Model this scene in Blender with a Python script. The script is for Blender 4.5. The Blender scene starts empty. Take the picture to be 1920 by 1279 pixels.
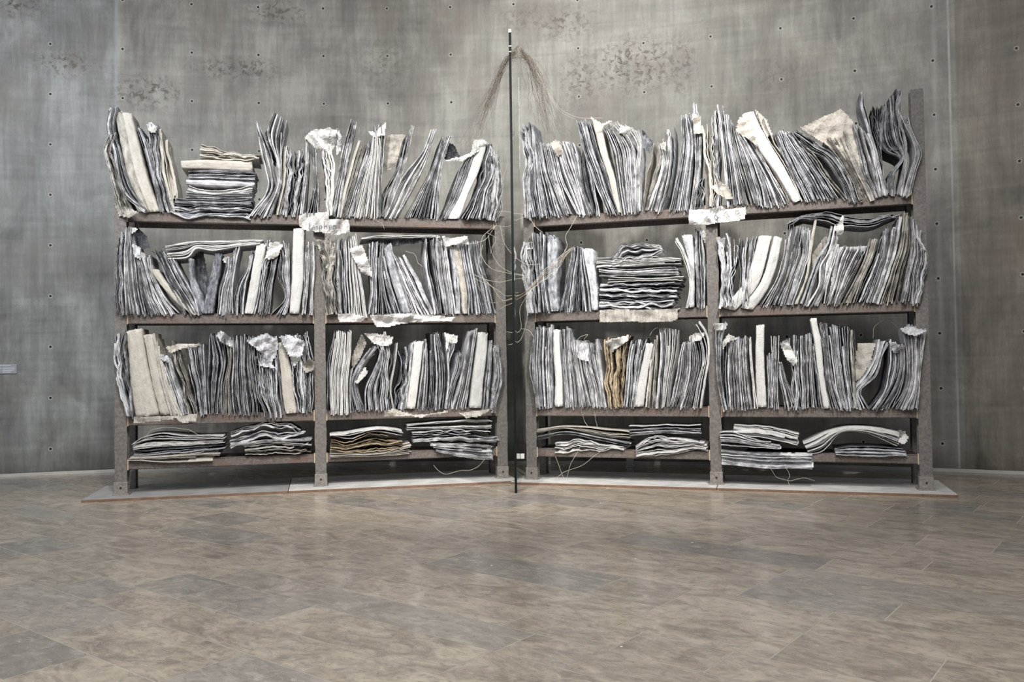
import bpy, math, random
import numpy as np
from mathutils import Matrix, Vector
random.seed(7); rng = np.random.default_rng(11)
SC = bpy.context.scene; COL = SC.collection

# ---------------------------------------------------------------- camera
F, PITCH, ROLL, H = 1596.3, 0.0237, 0.0134, 1.2746
cam = bpy.data.cameras.new('camera'); cam.sensor_width = 36; cam.lens = F/1920*36
cam.clip_start = .05; cam.clip_end = 100
co = bpy.data.objects.new('camera', cam); COL.objects.link(co); SC.camera = co
cr, sr, cp, sp = math.cos(ROLL), math.sin(ROLL), math.cos(PITCH), math.sin(PITCH)
_R = Vector((cr, sr*sp, -sr*cp)); _U = Vector((sr, -cr*sp, cr*cp)); _F = Vector((0, cp, sp))
co.matrix_world = Matrix(((_R.x, _U.x, -_F.x, 0), (_R.y, _U.y, -_F.y, 0), (_R.z, _U.z, -_F.z, H), (0, 0, 0, 1)))

# ---------------------------------------------------------------- world, lights, exposure
w = bpy.data.worlds.new('world'); SC.world = w; w.use_nodes = True
w.node_tree.nodes['Background'].inputs[0].default_value = (.80, .90, 1.0, 1)
w.node_tree.nodes['Background'].inputs[1].default_value = .17
SC.view_settings.view_transform = 'Standard'; SC.view_settings.look = 'None'
SC.view_settings.gamma = 1; SC.view_settings.use_curve_mapping = False
SC.view_settings.exposure = 0.30
def area(name, loc, target, size, power, color, sy=None):
    l = bpy.data.lights.new(name, 'AREA'); l.energy = power; l.color = color
    l.size = size
    if sy: l.shape = 'RECTANGLE'; l.size_y = sy
    o = bpy.data.objects.new(name, l); COL.objects.link(o); o.location = loc
    o.rotation_euler = (Vector(target)-Vector(loc)).to_track_quat('-Z', 'Y').to_euler()
    return o
def spot(name, loc, target, angle, power, color, blend=.6, r=.12):
    l = bpy.data.lights.new(name, 'SPOT'); l.energy = power; l.color = color
    l.spot_size = math.radians(angle); l.spot_blend = blend; l.shadow_soft_size = r
    o = bpy.data.objects.new(name, l); COL.objects.link(o); o.location = loc
    o.rotation_euler = (Vector(target)-Vector(loc)).to_track_quat('-Z', 'Y').to_euler()
    return o
area('skylight', (-1.0, 1.5, 6.6), (0, 6.0, 0), 6.0, 470, (1.0, .98, .95), 3.5)
area('left_wall_fill', (-4.6, 6.6, 4.6), (-6.6, 9.6, 2.2), 2.0, 75, (.90, .95, 1.0), 2.0)  # added unseen fill lamp, brightens the left wall with little spill on the floor
spot('ceiling_spot_right', (2.3, 4.6, 6.0), (1.2, 9.0, 1.3), 62, 1250, (1.0, .965, .92), .9)
spot('ceiling_spot_left', (-1.6, 4.4, 6.0), (-1.5, 9.0, 1.3), 62, 980, (1.0, .965, .92), .9)
spot('ceiling_spot_wall', (.5, 6.6, 6.8), (1.2, 10.7, 3.6), 95, 540, (1.0, .97, .92), 1.0, .3)

# ---------------------------------------------------------------- helpers
def meta(o, label=None, cat=None, group=None, kind=None):
    if label: o['label'] = label
    if cat: o['category'] = cat
    if group: o['group'] = group
    if kind: o['kind'] = kind
    return o
def empty(name, loc, rz=0.0):
    o = bpy.data.objects.new(name, None); COL.objects.link(o); o.empty_display_size = .05
    o.location = loc; o.rotation_euler = (0, 0, rz); return o
class MB:
    def __init__(s): s.v = []; s.f = []; s.m = []; s.a = []; s.w = []; s.n = 0
    def add(s, v, f, mi=0, at=.5, flow=None):
        v = np.asarray(v, float).reshape(-1, 3); s.v.append(v)
        f = np.asarray(f, int).reshape(-1, 4) + s.n; s.f.append(f)
        s.m.append(np.full(len(f), mi) if np.isscalar(mi) else np.asarray(mi)); s.n += len(v); s.a.append(np.full(len(f), float(at))); s.w.append(v if flow is None else flow)
    def box(s, x0, x1, y0, y1, z0, z1, mi=0):
        v = [(x, y, z) for z in (z0, z1) for y in (y0, y1) for x in (x0, x1)]
        s.add(v, [(0, 2, 3, 1), (4, 5, 7, 6), (0, 1, 5, 4), (2, 6, 7, 3), (0, 4, 6, 2), (1, 3, 7, 5)], mi)
    def build(s, name, mats, parent=None, loc=(0, 0, 0), rz=0, smooth=False, bevel=0, origin=None):
        v = np.concatenate(s.v); f = np.concatenate(s.f); m = np.concatenate(s.m)
        if origin is not None: v = v - np.asarray(origin)
        me = bpy.data.meshes.new(name); me.vertices.add(len(v)); me.vertices.foreach_set('co', v.ravel())
        me.loops.add(f.size); me.loops.foreach_set('vertex_index', f.ravel())
        me.polygons.add(len(f)); me.polygons.foreach_set('loop_start', np.arange(len(f))*4)
        me.polygons.foreach_set('loop_total', np.full(len(f), 4))
        me.polygons.foreach_set('material_index', m)
        me.polygons.foreach_set('use_smooth', np.full(len(f), smooth))
        for mt in (mats if isinstance(mats, (list, tuple)) else [mats]): me.materials.append(mt)
        me.update(calc_edges=True); me.attributes.new('sheet', 'FLOAT', 'FACE').data.foreach_set('value', np.concatenate(s.a)); me.attributes.new('flow', 'FLOAT_VECTOR', 'POINT').data.foreach_set('vector', np.concatenate(s.w).ravel()); me.validate()
        o = bpy.data.objects.new(name, me); COL.objects.link(o); o.location = loc; o.rotation_euler = (0, 0, rz)
        if parent: o.parent = parent
        if bevel:
            b = o.modifiers.new('bevel', 'BEVEL'); b.width = bevel; b.segments = 2; b.limit_method = 'ANGLE'
        return o

# ---------------------------------------------------------------- materials
class NT:
    def __init__(s, name):
        s.mat = bpy.data.materials.new(name); s.mat.use_nodes = True; s.t = s.mat.node_tree
        s.b = s.t.nodes['Principled BSDF']
    def n(s, typ, **k):
        nd = s.t.nodes.new(typ)
        for a, v in k.items(): setattr(nd, a, v)
        return nd
    def set(s, inp, v):
        if hasattr(v, 'is_output') or isinstance(v, bpy.types.NodeSocket): s.t.links.new(v, inp)
        else: inp.default_value = v
    def math(s, op, a, b=0.0, c=None, clamp=False):
        nd = s.n('ShaderNodeMath', operation=op); nd.use_clamp = clamp
        s.set(nd.inputs[0], a); s.set(nd.inputs[1], b)
        if c is not None: s.set(nd.inputs[2], c)
        return nd.outputs[0]
    def mix(s, fac, a, b, typ='MIX'):
        nd = s.n('ShaderNodeMix', data_type='RGBA', blend_type=typ)
        s.set(nd.inputs[0], fac)
        for i, v in ((6, a), (7, b)): s.set(nd.inputs[i], v if not isinstance(v, tuple) or len(v) == 4 else (*v, 1))
        return nd.outputs[2]
    def noise(s, vec, scale, detail=4, rough=.55, dist=0.0):
        nd = s.n('ShaderNodeTexNoise'); s.set(nd.inputs['Vector'], vec); nd.inputs['Scale'].default_value = scale
        nd.inputs['Detail'].default_value = detail; nd.inputs['Roughness'].default_value = rough
        nd.inputs['Distortion'].default_value = dist
        return nd.outputs['Fac']
    def ramp(s, fac, stops):
        nd = s.n('ShaderNodeValToRGB'); s.set(nd.inputs[0], fac); e = nd.color_ramp.elements
        while len(e) < len(stops): e.new(.5)
        for i, (p, c) in enumerate(stops):
            e[i].position = p; e[i].color = (c, c, c, 1) if not isinstance(c, tuple) else (*c, 1)
        return nd.outputs[0]
    def scale(s, vec, sc, loc=(0, 0, 0)):
        nd = s.n('ShaderNodeMapping'); s.set(nd.inputs[0], vec); nd.inputs['Scale'].default_value = sc
        nd.inputs['Location'].default_value = loc
        return nd.outputs[0]
    def coord(s, k='Object'): return s.n('ShaderNodeTexCoord').outputs[k]
    def pos(s): return s.n('ShaderNodeNewGeometry').outputs['Position']
    def bump(s, h, strength=.3, dist=.01):
        nd = s.n('ShaderNodeBump'); s.set(nd.inputs['Height'], h); nd.inputs['Strength'].default_value = strength
        nd.inputs['Distance'].default_value = dist; s.t.links.new(nd.outputs[0], s.b.inputs['Normal'])
    def out(s, color=None, rough=None, metal=None, spec=None):
        if color is not None: s.set(s.b.inputs['Base Color'], color if not isinstance(color, tuple) or len(color) == 4 else (*color, 1))
        if rough is not None: s.set(s.b.inputs['Roughness'], rough)
        if metal is not None: s.set(s.b.inputs['Metallic'], metal)
        if spec is not None: s.b.inputs['Specular IOR Level'].default_value = spec
        return s.mat

TONES = {  # dark, mid, light colour of the sheet faces ; edge colour ; ramp centre
    'w': ((.34, .335, .33), (.54, .53, .52), (.68, .67, .655), (.76, .75, .74), .40),
    'c': ((.26, .24, .21), (.44, .41, .365), (.58, .545, .49), (.66, .625, .57), .40),
    'l': ((.09, .095, .115), (.42, .43, .455), (.84, .84, .86), (.92, .92, .94), .45),
    'm': ((.045, .05, .062), (.20, .21, .238), (.66, .67, .70), (.80, .81, .85), .49),
    'd': ((.02, .022, .027), (.09, .094, .108), (.36, .37, .40), (.56, .57, .60), .53),
    'b': ((.13, .12, .105), (.36, .335, .30), (.60, .57, .52), (.68, .65, .60), .45),
    'o': ((.07, .06, .05), (.27, .19, .11), (.60, .57, .52), (.58, .46, .31), .49),
}
_mats = {}
def lead(tone, horiz=False, edge=False):
    horiz = False; key = (tone, horiz, edge)
    if key in _mats: return _mats[key]
    k = NT('lead_%s_%s_%s' % (tone, 'flat' if horiz else 'upright', 'edge' if edge else 'face'))
    a, b, c, e, ce = TONES[tone]
    p = k.pos(); fl = k.n('ShaderNodeAttribute', attribute_name='flow').outputs['Vector']
    streak = k.noise(k.scale(fl, (190, 60, 8) if edge else (60, 60, 7)), 1.0, 5, .68, .5)
    blot = k.noise(k.scale(p, (9, 9, 9)), 1.0, 5, .62, .4)
    at = k.n('ShaderNodeAttribute', attribute_name='sheet').outputs['Fac']
    val = k.math('ADD', k.math('MULTIPLY', streak, .55), k.math('MULTIPLY', blot, .45))
    val = k.math('ADD', val, k.math('MULTIPLY', k.math('SUBTRACT', at, .5), .17 if tone not in 'wc' else .10))
    if edge:
        d2 = tuple(x*.12 for x in e) if tone not in 'wc' else tuple(x*.6 for x in e)  # darkest streaks paint the shade of crevices between pages into the edge colour
        lo = .41 if tone not in 'wc' else .27
        colr = k.ramp(val, [(lo, d2), (lo+.085, tuple(x*.42 for x in e)), (lo+.20, tuple(x*.9 for x in e)), (.9, tuple(min(.95, x*1.1) for x in e))])
    else:
        colr = k.ramp(val, [(ce-.13, a), (ce, b), (min(.97, ce+.20), c)])
    k.bump(k.math('ADD', streak, k.math('MULTIPLY', k.noise(k.scale(p, (1, 1, 1)), 55, 3), .5)), .8, .010)
    _mats[key] = k.out(colr, .62, 0.0, .25)
    return _mats[key]

def steel(name, base, rust_amt, seed):
    k = NT(name); p = k.scale(k.pos(), (1, 1, 1), (seed, seed*2, 0))
    n1 = k.noise(k.scale(p, (3, 3, 9)), 1, 5, .6); n2 = k.noise(p, 40, 4, .6)
    c = k.mix(k.ramp(n2, [(.35, 0.0), (.7, 1.0)]), tuple(x*.72 for x in base), tuple(min(1, x*1.25) for x in base))
    c = k.mix(k.ramp(n1, [(.66-rust_amt, 0.0), (.78-rust_amt*.6, 1.0)]), c, (.16, .105, .085))
    k.bump(n2, .35, .004)
    return k.out(c, .62, 0.0, .3)
M_post = steel('weathered_post_steel', (.175, .160, .150), .02, 1)
M_beam = steel('weathered_beam_steel', (.155, .132, .12), .12, 5)
M_board = steel('dark_board_steel', (.045, .032, .028), .05, 9)
M_foot = steel('pale_scraped_steel', (.25, .225, .205), .03, 12)
M_bolt = steel('bolt_steel', (.03, .025, .02), .02, 14)
def m_weld():
    k = NT('yellowed_weld'); n = k.noise(k.pos(), 60, 3)
    return k.out(k.mix(n, (.30, .20, .12), (.72, .60, .44)), .8, 0, .2)
M_weld = m_weld()
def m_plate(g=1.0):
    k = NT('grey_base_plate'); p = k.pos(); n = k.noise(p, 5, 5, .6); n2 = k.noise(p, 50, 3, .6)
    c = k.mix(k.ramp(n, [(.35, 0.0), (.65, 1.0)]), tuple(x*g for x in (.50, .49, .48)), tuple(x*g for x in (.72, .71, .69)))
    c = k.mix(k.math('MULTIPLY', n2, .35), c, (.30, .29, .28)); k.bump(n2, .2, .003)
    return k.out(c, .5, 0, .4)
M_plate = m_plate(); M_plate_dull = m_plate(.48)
def m_rust():
    k = NT('rusty_plate_edge'); n = k.noise(k.pos(), 18, 4)
    return k.out(k.mix(n, (.12, .07, .05), (.30, .19, .13)), .8, 0, .2)
M_rust = m_rust()
M_wire_b = NT('brown_copper_wire').out((.26, .20, .155), .5, .3)
M_wire_w = NT('pale_wire').out((.58, .54, .47), .5, .1)

# ---------------------------------------------------------------- curved concrete wall
CX, CY, WR, TH0, DTH, Z0, SS = -1.4422, -4.5338, 15.2281, -.2698, .0528, 5.1615, .6071
def m_wall():
    k = NT('cast_concrete'); uv = k.n('ShaderNodeUVMap'); uv.uv_map = 'holes'
    sep = k.n('ShaderNodeSeparateXYZ'); k.t.links.new(uv.outputs[0], sep.inputs[0]); U, V = sep.outputs[0], sep.outputs[1]
    P = k.n('ShaderNodeCombineXYZ'); k.set(P.inputs[0], k.math('MULTIPLY', U, DTH*WR)); k.set(P.inputs[1], k.math('MULTIPLY', V, SS)); P = P.outputs[0]
    big = k.noise(P, .55, 4, .55, .3); mid = k.noise(k.scale(P, (1.0, .6, 1)), 2.2, 6, .62, .5)
    streak = k.noise(k.scale(P, (11, .9, 1)), 1.0, 7, .78, .5)
    hor = k.noise(k.scale(P, (.8, 9, 1)), 1.0, 4, .6, .8)
    fine = k.noise(P, 60, 4, .7)
    v = k.math('ADD', k.math('MULTIPLY', big, .22), k.math('MULTIPLY', mid, .40))
    v = k.math('ADD', v, k.math('MULTIPLY', streak, .26)); v = k.math('ADD', v, k.math('MULTIPLY', hor, .12))
    c = k.ramp(v, [(.39, (.145, .138, .123)), (.50, (.285, .276, .250)), (.60, (.46, .448, .408))])
    c = k.mix(k.math('MULTIPLY', k.ramp(fine, [(.35, 0.0), (.75, 1.0)]), .22), c, (.16, .155, .14))
    # brownish clouds
    bc = k.ramp(k.noise(k.scale(P, (1, .7, 1), (7, 3, 0)), 1.3, 4, .6), [(.50, 0.0), (.70, 1.0)])
    c = k.mix(k.math('MULTIPLY', bc, .5), c, (.235, .195, .168))
    # panels with a tone of their own beyond the joints
    pl = k.math('LESS_THAN', U, .93); pr = k.math('GREATER_THAN', U, 13.28)
    c = k.mix(k.math('MULTIPLY', pl, .8), c, k.mix(1.0, c, (.80, .87, .95), 'MULTIPLY'))
    c = k.mix(pr, c, k.mix(1.0, c, (.86, .80, .75), 'MULTIPLY'))
    # joints
    def joint(at, wd, col, amt, src=U):
        nonlocal c
        d = k.math('ABSOLUTE', k.math('SUBTRACT', k.math('ADD', src, k.math('MULTIPLY', k.math('SUBTRACT', fine, .5), wd*.9)), at))
        m = k.math('SUBTRACT', 1.0, k.math('DIVIDE', d, wd), clamp=True)
        m = k.math('MULTIPLY', m, k.ramp(k.noise(k.scale(P, (1, 1, 1), (at, 0, 0)), 1.6, 3), [(.3, .25), (.6, 1.0)]))
        c = k.mix(k.math('MULTIPLY', m, amt), c, col)
    joint(.91, .045, (.46, .47, .49), .5); joint(13.20, .02, (.62, .60, .55), .8); joint(13.02, .05, (.50, .49, .46), .45)
    joint(7.0, .02, (.20, .2, .19), .3)
    joint(3.05, .02, (.20, .19, .175), .5, V)
    # dark pitted stains
    sp_ = k.ramp(k.noise(P, 15, 4, .66, .4), [(.50, 0.0), (.60, 1.0)])
    tot = None
    for (u0, v0, ru, rv, am) in ((8.85, .45, .75, .62, .95), (8.05, .6, .35, .6, .75), (7.8, -.55, .55, .38, .75), (7.2, -.7, .4, .3, .5),
                                 (1.35, .85, .55, .35, .8), (2.7, .3, .8, .25, .75), (.2, .35, .5, .3, .7), (9.55, .5, .25, .6, .9), (3.3, -.9, .5, .3, .6),
                                 (-.5, -.8, .5, .4, .8), (5.0, .2, .5, .7, .35), (10.9, .9, .5, .5, .35)):
        du = k.math('DIVIDE', k.math('SUBTRACT', U, u0), ru); dv = k.math('DIVIDE', k.math('SUBTRACT', k.math('MULTIPLY', V, -1.0), v0), rv)
        r = k.math('SQRT', k.math('ADD', k.math('MULTIPLY', du, du), k.math('MULTIPLY', dv, dv)))
        m = k.math('MULTIPLY', k.math('SUBTRACT', 1.25, r, clamp=True), am)
        tot = m if tot is None else k.math('MAXIMUM', tot, m)
    c = k.mix(k.math('MULTIPLY', k.math('MULTIPLY', tot, sp_), 1.25, clamp=True), c, (.105, .09, .076))
    c = k.mix(k.math('MULTIPLY', k.math('MULTIPLY', tot, k.ramp(k.noise(P, 5, 5, .7), [(.42, 0.0), (.60, 1.0)])), .45, clamp=True), c, (.14, .12, .10))
    # tie holes: real spacing of the formwork ties
    fu = k.math('SUBTRACT', k.math('FRACT', k.math('ADD', U, .5)), .5); fv = k.math('SUBTRACT', k.math('FRACT', k.math('ADD', V, .5)), .5)
    du = k.math('MULTIPLY', fu, DTH*WR); dv = k.math('MULTIPLY', fv, SS)
    r = k.math('SQRT', k.math('ADD', k.math('MULTIPLY', du, du), k.math('MULTIPLY', dv, dv)))
    ring = k.math('MULTIPLY', k.math('LESS_THAN', r, .026), .55); hole = k.math('LESS_THAN', r, .0145)
    c = k.mix(ring, c, (.52, .50, .46)); c = k.mix(hole, c, (.012, .009, .008))
    k.bump(k.math('SUBTRACT', k.math('ADD', k.math('MULTIPLY', fine, .3), mid), k.math('MULTIPLY', hole, 3.0)), .25, .012)
    return k.out(c, k.ramp(mid, [(.3, .42), (.7, .62)]), 0, .35)
def arc_wall(name, r, z0, z1, th, a0, a1, na, nz, mat, uvs=False, kind='structure'):
    a = np.linspace(a0, a1, na); z = np.linspace(z0, z1, nz)
    A, Z = np.meshgrid(a, z, indexing='ij'); mb = MB()
    vi = np.stack([CX+r*np.sin(A), CY+r*np.cos(A), Z], -1).reshape(-1, 3)
    vo = np.stack([CX+(r+th)*np.sin(A), CY+(r+th)*np.cos(A), Z], -1).reshape(-1, 3)
    i, j = np.meshgrid(np.arange(na-1), np.arange(nz-1), indexing='ij'); q = (i*nz+j).ravel(); N = na*nz
    fi = np.stack([q, q+nz, q+nz+1, q+1], 1); fo = np.stack([q+N, q+N+1, q+N+nz+1, q+N+nz], 1)
    k = np.arange(na-1)*nz
    ft = np.stack([k+nz-1, k+2*nz-1, k+2*nz-1+N, k+nz-1+N], 1); fb = np.stack([k, k+N, k+nz+N, k+nz], 1)
    mb.add(np.concatenate([vi, vo]), np.concatenate([fi, fo, ft, fb]))
    o = mb.build(name, mat, smooth=False); me = o.data
    if uvs:
        uvl = me.uv_layers.new(name='holes'); li = np.zeros(len(me.loops), int); me.loops.foreach_get('vertex_index', li)
        AA = np.concatenate([A.ravel(), A.ravel()]); ZZ = np.concatenate([Z.ravel(), Z.ravel()])
        u = (AA-TH0)/DTH; v = (ZZ-Z0)/SS
        uvl.data.foreach_set('uv', np.stack([u[li], v[li]], 1).ravel())
        for p in me.polygons: p.use_smooth = True
    meta(o, kind=kind); return o
arc_wall('wall_back', WR, -.05, 7.6, .3, -.72, .86, 160, 24, m_wall(), True)
def m_trim():
    k = NT('pale_skirting'); return k.out(k.mix(k.noise(k.pos(), 6, 4), (.42, .40, .37), (.60, .58, .54)), .6, 0, .3)
arc_wall('baseboard_back', WR-.022, .0, .035, .020, -.71, .85, 120, 2, m_trim())

# ---------------------------------------------------------------- stone floor
def m_floor():
    k = NT('polished_sandstone'); at = k.n('ShaderNodeAttribute', attribute_name='tile'); tv = at.outputs['Vector']
    s = k.n('ShaderNodeSeparateXYZ'); k.t.links.new(tv, s.inputs[0]); t1, t2, t3 = s.outputs
    ca = math.radians(52.1)
    rot = k.n('ShaderNodeMapping'); k.set(rot.inputs[0], k.pos()); rot.inputs['Rotation'].default_value = (0, 0, -(math.pi/2+ca))
    P = rot.outputs[0]
    off = k.n('ShaderNodeVectorMath', operation='MULTIPLY_ADD'); k.set(off.inputs[0], tv); off.inputs[1].default_value = (9, 7, 5); k.set(off.inputs[2], P)
    Q = off.outputs[0]
    n1 = k.noise(k.scale(Q, (2.8, 5.0, 3)), 1, 7, .72, 1.2); n2 = k.noise(k.scale(Q, (14, 22, 5)), 1, 5, .70, .8)
    n3 = k.noise(Q, 120, 2, .6); big = k.noise(k.pos(), .5, 3, .5)
    warm = k.ramp(n1, [(.34, (.20, .165, .128)), (.49, (.34, .29, .23)), (.62, (.47, .41, .33))])
    cool = k.ramp(n1, [(.32, (.150, .143, .133)), (.50, (.235, .222, .206)), (.66, (.33, .312, .288))])
    c = k.mix(k.ramp(t1, [(.76, 0.0), (.80, .75)]), warm, cool)
    c = k.mix(k.math('MULTIPLY', k.math('SUBTRACT', t2, .5), .55, clamp=True), c, (.48, .41, .35))
    c = k.mix(k.math('MULTIPLY', k.math('SUBTRACT', .5, t2), .55, clamp=True), c, (.19, .17, .15))
    c = k.mix(k.ramp(n2, [(.36, .65), (.48, 0.0)]), c, (.19, .168, .148))
    c = k.mix(k.ramp(n2, [(.54, 0.0), (.70, .6)]), c, (.52, .465, .39))
    # fossil flecks
    vor = k.n('ShaderNodeTexVoronoi'); k.set(vor.inputs['Vector'], k.scale(k.pos(), (1, 1, 0))); vor.inputs['Scale'].default_value = 6.5; vor.inputs['Randomness'].default_value = 1
    vc = k.n('ShaderNodeSeparateColor'); k.t.links.new(vor.outputs['Color'], vc.inputs[0])
    fl = k.math('MULTIPLY', k.math('LESS_THAN', vor.outputs['Distance'], k.math('MULTIPLY', vc.outputs[1], .09)), k.math('GREATER_THAN', vc.outputs[0], .72))
    c = k.mix(k.math('MULTIPLY', fl, .5), c, (.46, .42, .36))
    fl2 = k.math('MULTIPLY', k.math('LESS_THAN', vor.outputs['Distance'], .06), k.math('LESS_THAN', vc.outputs[0], .045))
    c = k.mix(fl2, c, (.85, .84, .82))
    c = k.mix(k.math('MULTIPLY', k.math('SUBTRACT', n3, .45, clamp=True), .7), c, (.45, .42, .37))
    k.bump(k.math('ADD', k.math('MULTIPLY', n3, .12), k.math('MULTIPLY', big, 1.5)), .10, .01)
    return k.out(c, k.ramp(n2, [(.3, .26), (.7, .15)]), 0, .5)
def floor():
    ca = math.radians(52.1); u = np.array([-math.sin(ca), math.cos(ca)]); n = np.array([math.cos(ca), math.sin(ca)])
    mb = MB(); tiles = []
    mb.add([(-16, -4, -.0004), (16, -4, -.0004), (16, 15, -.0004), (-16, 15, -.0004)], [(0, 1, 2, 3)], 1); tiles.append((0, 0, 0))
    b = -14.0; g = .0030
    while b < 19:
        wd = random.choice((.30, .36, .42, .42)); a = -16-random.random()
        while a < 20:
            ln = random.choice((.45, .6, .75, .95, 1.2, 1.45))
            ctr = u*(a+ln/2)+n*(b+wd/2)
            if -13 < ctr[0] < 13 and -2 < ctr[1] < 13:
                q = [u*(a+g)+n*(b+g), u*(a+ln-g)+n*(b+g), u*(a+ln-g)+n*(b+wd-g), u*(a+g)+n*(b+wd-g)]
                mb.add([(x, y, 0) for x, y in q], [(0, 3, 2, 1)], 0); tiles.append((random.random(), random.random(), random.random()))
            a += ln
        b += wd
    k = NT('pale_grout'); mg = k.out(k.mix(k.noise(k.pos(), 4, 4, .6), (.24, .215, .18), (.62, .57, .49)), .5)
    o = mb.build('floor', [m_floor(), mg]); me = o.data
    # make normals point up
    at = me.attributes.new('tile', 'FLOAT_VECTOR', 'FACE'); at.data.foreach_set('vector', np.array(tiles, float).ravel())
    nz = np.zeros(len(me.polygons)*3); me.polygons.foreach_get('normal', nz)
    if nz.reshape(-1, 3)[1, 2] < 0: me.flip_normals()
    meta(o, kind='structure')
floor()

# ---------------------------------------------------------------- bookcase frames of reference
AL, AR = .2201, .2908
LI = np.array([-.1184, 9.1546]); RI = np.array([.1933, 9.0352]); W = 3.8
CASES = {}
ex = np.array([math.cos(AL), math.sin(AL)]); CASES['L'] = (LI-W*ex, ex, np.array([-math.sin(AL), math.cos(AL)]), AL)
ex = np.array([math.cos(AR), -math.sin(AR)]); CASES['R'] = (RI, ex, np.array([math.sin(AR), math.cos(AR)]), -AR)
def ray(u, v):
    X = (u-960)/F; Z2 = -(v-639.5)/F; x = X*cr+Z2*sr; Z = -X*sr+Z2*cr
    return np.array([x, cp-Z*sp, sp+Z*cp])
def onplane(side, u, v, d=0.0):
    """point of the bookcase's front plane (local x along the shelf, z up) seen at photo pixel u, v"""
    o, ex, ed, _ = CASES[side]; r = ray(u, v); o2 = o+ed*d
    t = (o2@ed)/(r[:2]@ed); p = r*t; return np.array([(p[:2]-o)@ex, p[2]+H])
def wpt(side, x, d, z): o, ex, ed, _ = CASES[side]; q = o+ex*x+ed*d; return (q[0], q[1], z)
SHELF = {'top': 2.80, 'middle': 1.79, 'third': .792, 'bottom': .352}

PW = .112; DEP = .50
def bookcase(side):
    o, ex, ed, rz = CASES[side]
    root = empty('bookcase', (o[0], o[1], 0), rz)
    meta(root, {'L': 'rusty steel open bookcase left of the glass sheet, packed with warped metal books',
                'R': 'rusty steel open bookcase right of the glass sheet, packed with warped metal books'}[side], 'bookcase')
    out, inn = (0, W) if side == 'L' else (W, 0)
    for x in (out, W/2, inn):
        top = 2.84 if x == inn else (3.78 if (x == out and side == 'R') else 3.25)
        if x == out and side == 'L': top = 2.95
        for d0, front in ((-.012, True), (DEP-.12, False)):
            mb = MB(); zt = top if front or x != W/2 else 2.84
            if not front: zt = min(zt, 2.84)
            # H-section: two flanges and a web; flange faces the room
            for a, b, c, e in ((-PW/2, PW/2, d0, d0+.014), (-PW/2, PW/2, d0+.106, d0+.12), (-.008, .008, d0+.014, d0+.106)):
                mb.box(x+a, x+b, c, e, .024, zt)
            p = mb.build('post', M_post, root, bevel=.003)
            if front:
                f = MB(); f.box(x-PW/2-.006, x+PW/2+.006, d0-.008, d0+.03, .024, .15); f.box(x-.075, x+.075, d0-.02, d0+.13, .024, .036)
                f.build('foot_collar', M_foot, p, bevel=.003)
                b = MB(); b.box(x-.009, x+.009, d0-.014, d0-.008, .085, .103); b.build('bolt', M_bolt, p, bevel=.004)
                for z in (1.28, .60, 2.2):
                    if z < zt: g = MB(); g.box(x-PW/2-.004, x+PW/2+.004, d0+.002, d0+.016, z-.16, z+.02); g.build('splice_plate', M_post, p, bevel=.002)
    bays = [(PW/2, W/2-PW/2), (W/2+PW/2, W-PW/2)]
    for nm, zt in SHELF.items():
        for x0, x1 in bays:
            mb = MB(); h = .10 if nm != 'bottom' else .088
            mb.box(x0, x1, 0, .012, zt-h, zt); mb.box(x0, x1, .0, .05, zt-.012, zt-.001); mb.box(x0, x1, .0, .06, zt-h, zt-h+.010)
            beam = mb.build('front_beam', M_beam, root, bevel=.002)
            mb = MB(); mb.box(x0, x1, DEP-.10, DEP-.088, zt-h, zt); mb.build('rear_beam', M_beam, root, bevel=.002)
            if nm != 'bottom':
                mb = MB(); mb.box(x0, x1, .013, DEP-.101, zt-.028, zt-.006); mb.build('shelf_board', M_board, root)
            else:
                mb = MB()
                for dd in (.09, .20, .31): mb.box(x0, x1, dd, dd+.07, zt-.028, zt-.006)
                mb.build('shelf_board', M_board, root)
            for xx in (x0, x1):
                s = 1 if xx == x0 else -1; mb = MB(); mb.box(min(xx, xx+s*.012), max(xx, xx+s*.012), -.006, .0, zt-h-.004, zt+.012)
                mb.build('weld', M_weld, beam, bevel=.003)
    # base plates
    def plate(xa, xb, ya, yb, pm=M_plate):
        mb = MB(); mb.box(xa, xb, ya, yb, 0, .024); bp = mb.build('base_plate', [pm, M_rust], root, bevel=.002)
        for pol in bp.data.polygons:
            if abs(pol.normal.z) < .5: pol.material_index = 1
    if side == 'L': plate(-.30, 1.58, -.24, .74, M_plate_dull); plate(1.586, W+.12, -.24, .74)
    else: plate(-.17, W/2+.01, -.24, .74); plate(W/2+.016, W+.22, -.24, .74)
    return root
bookcase('L'); bookcase('R')

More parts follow.
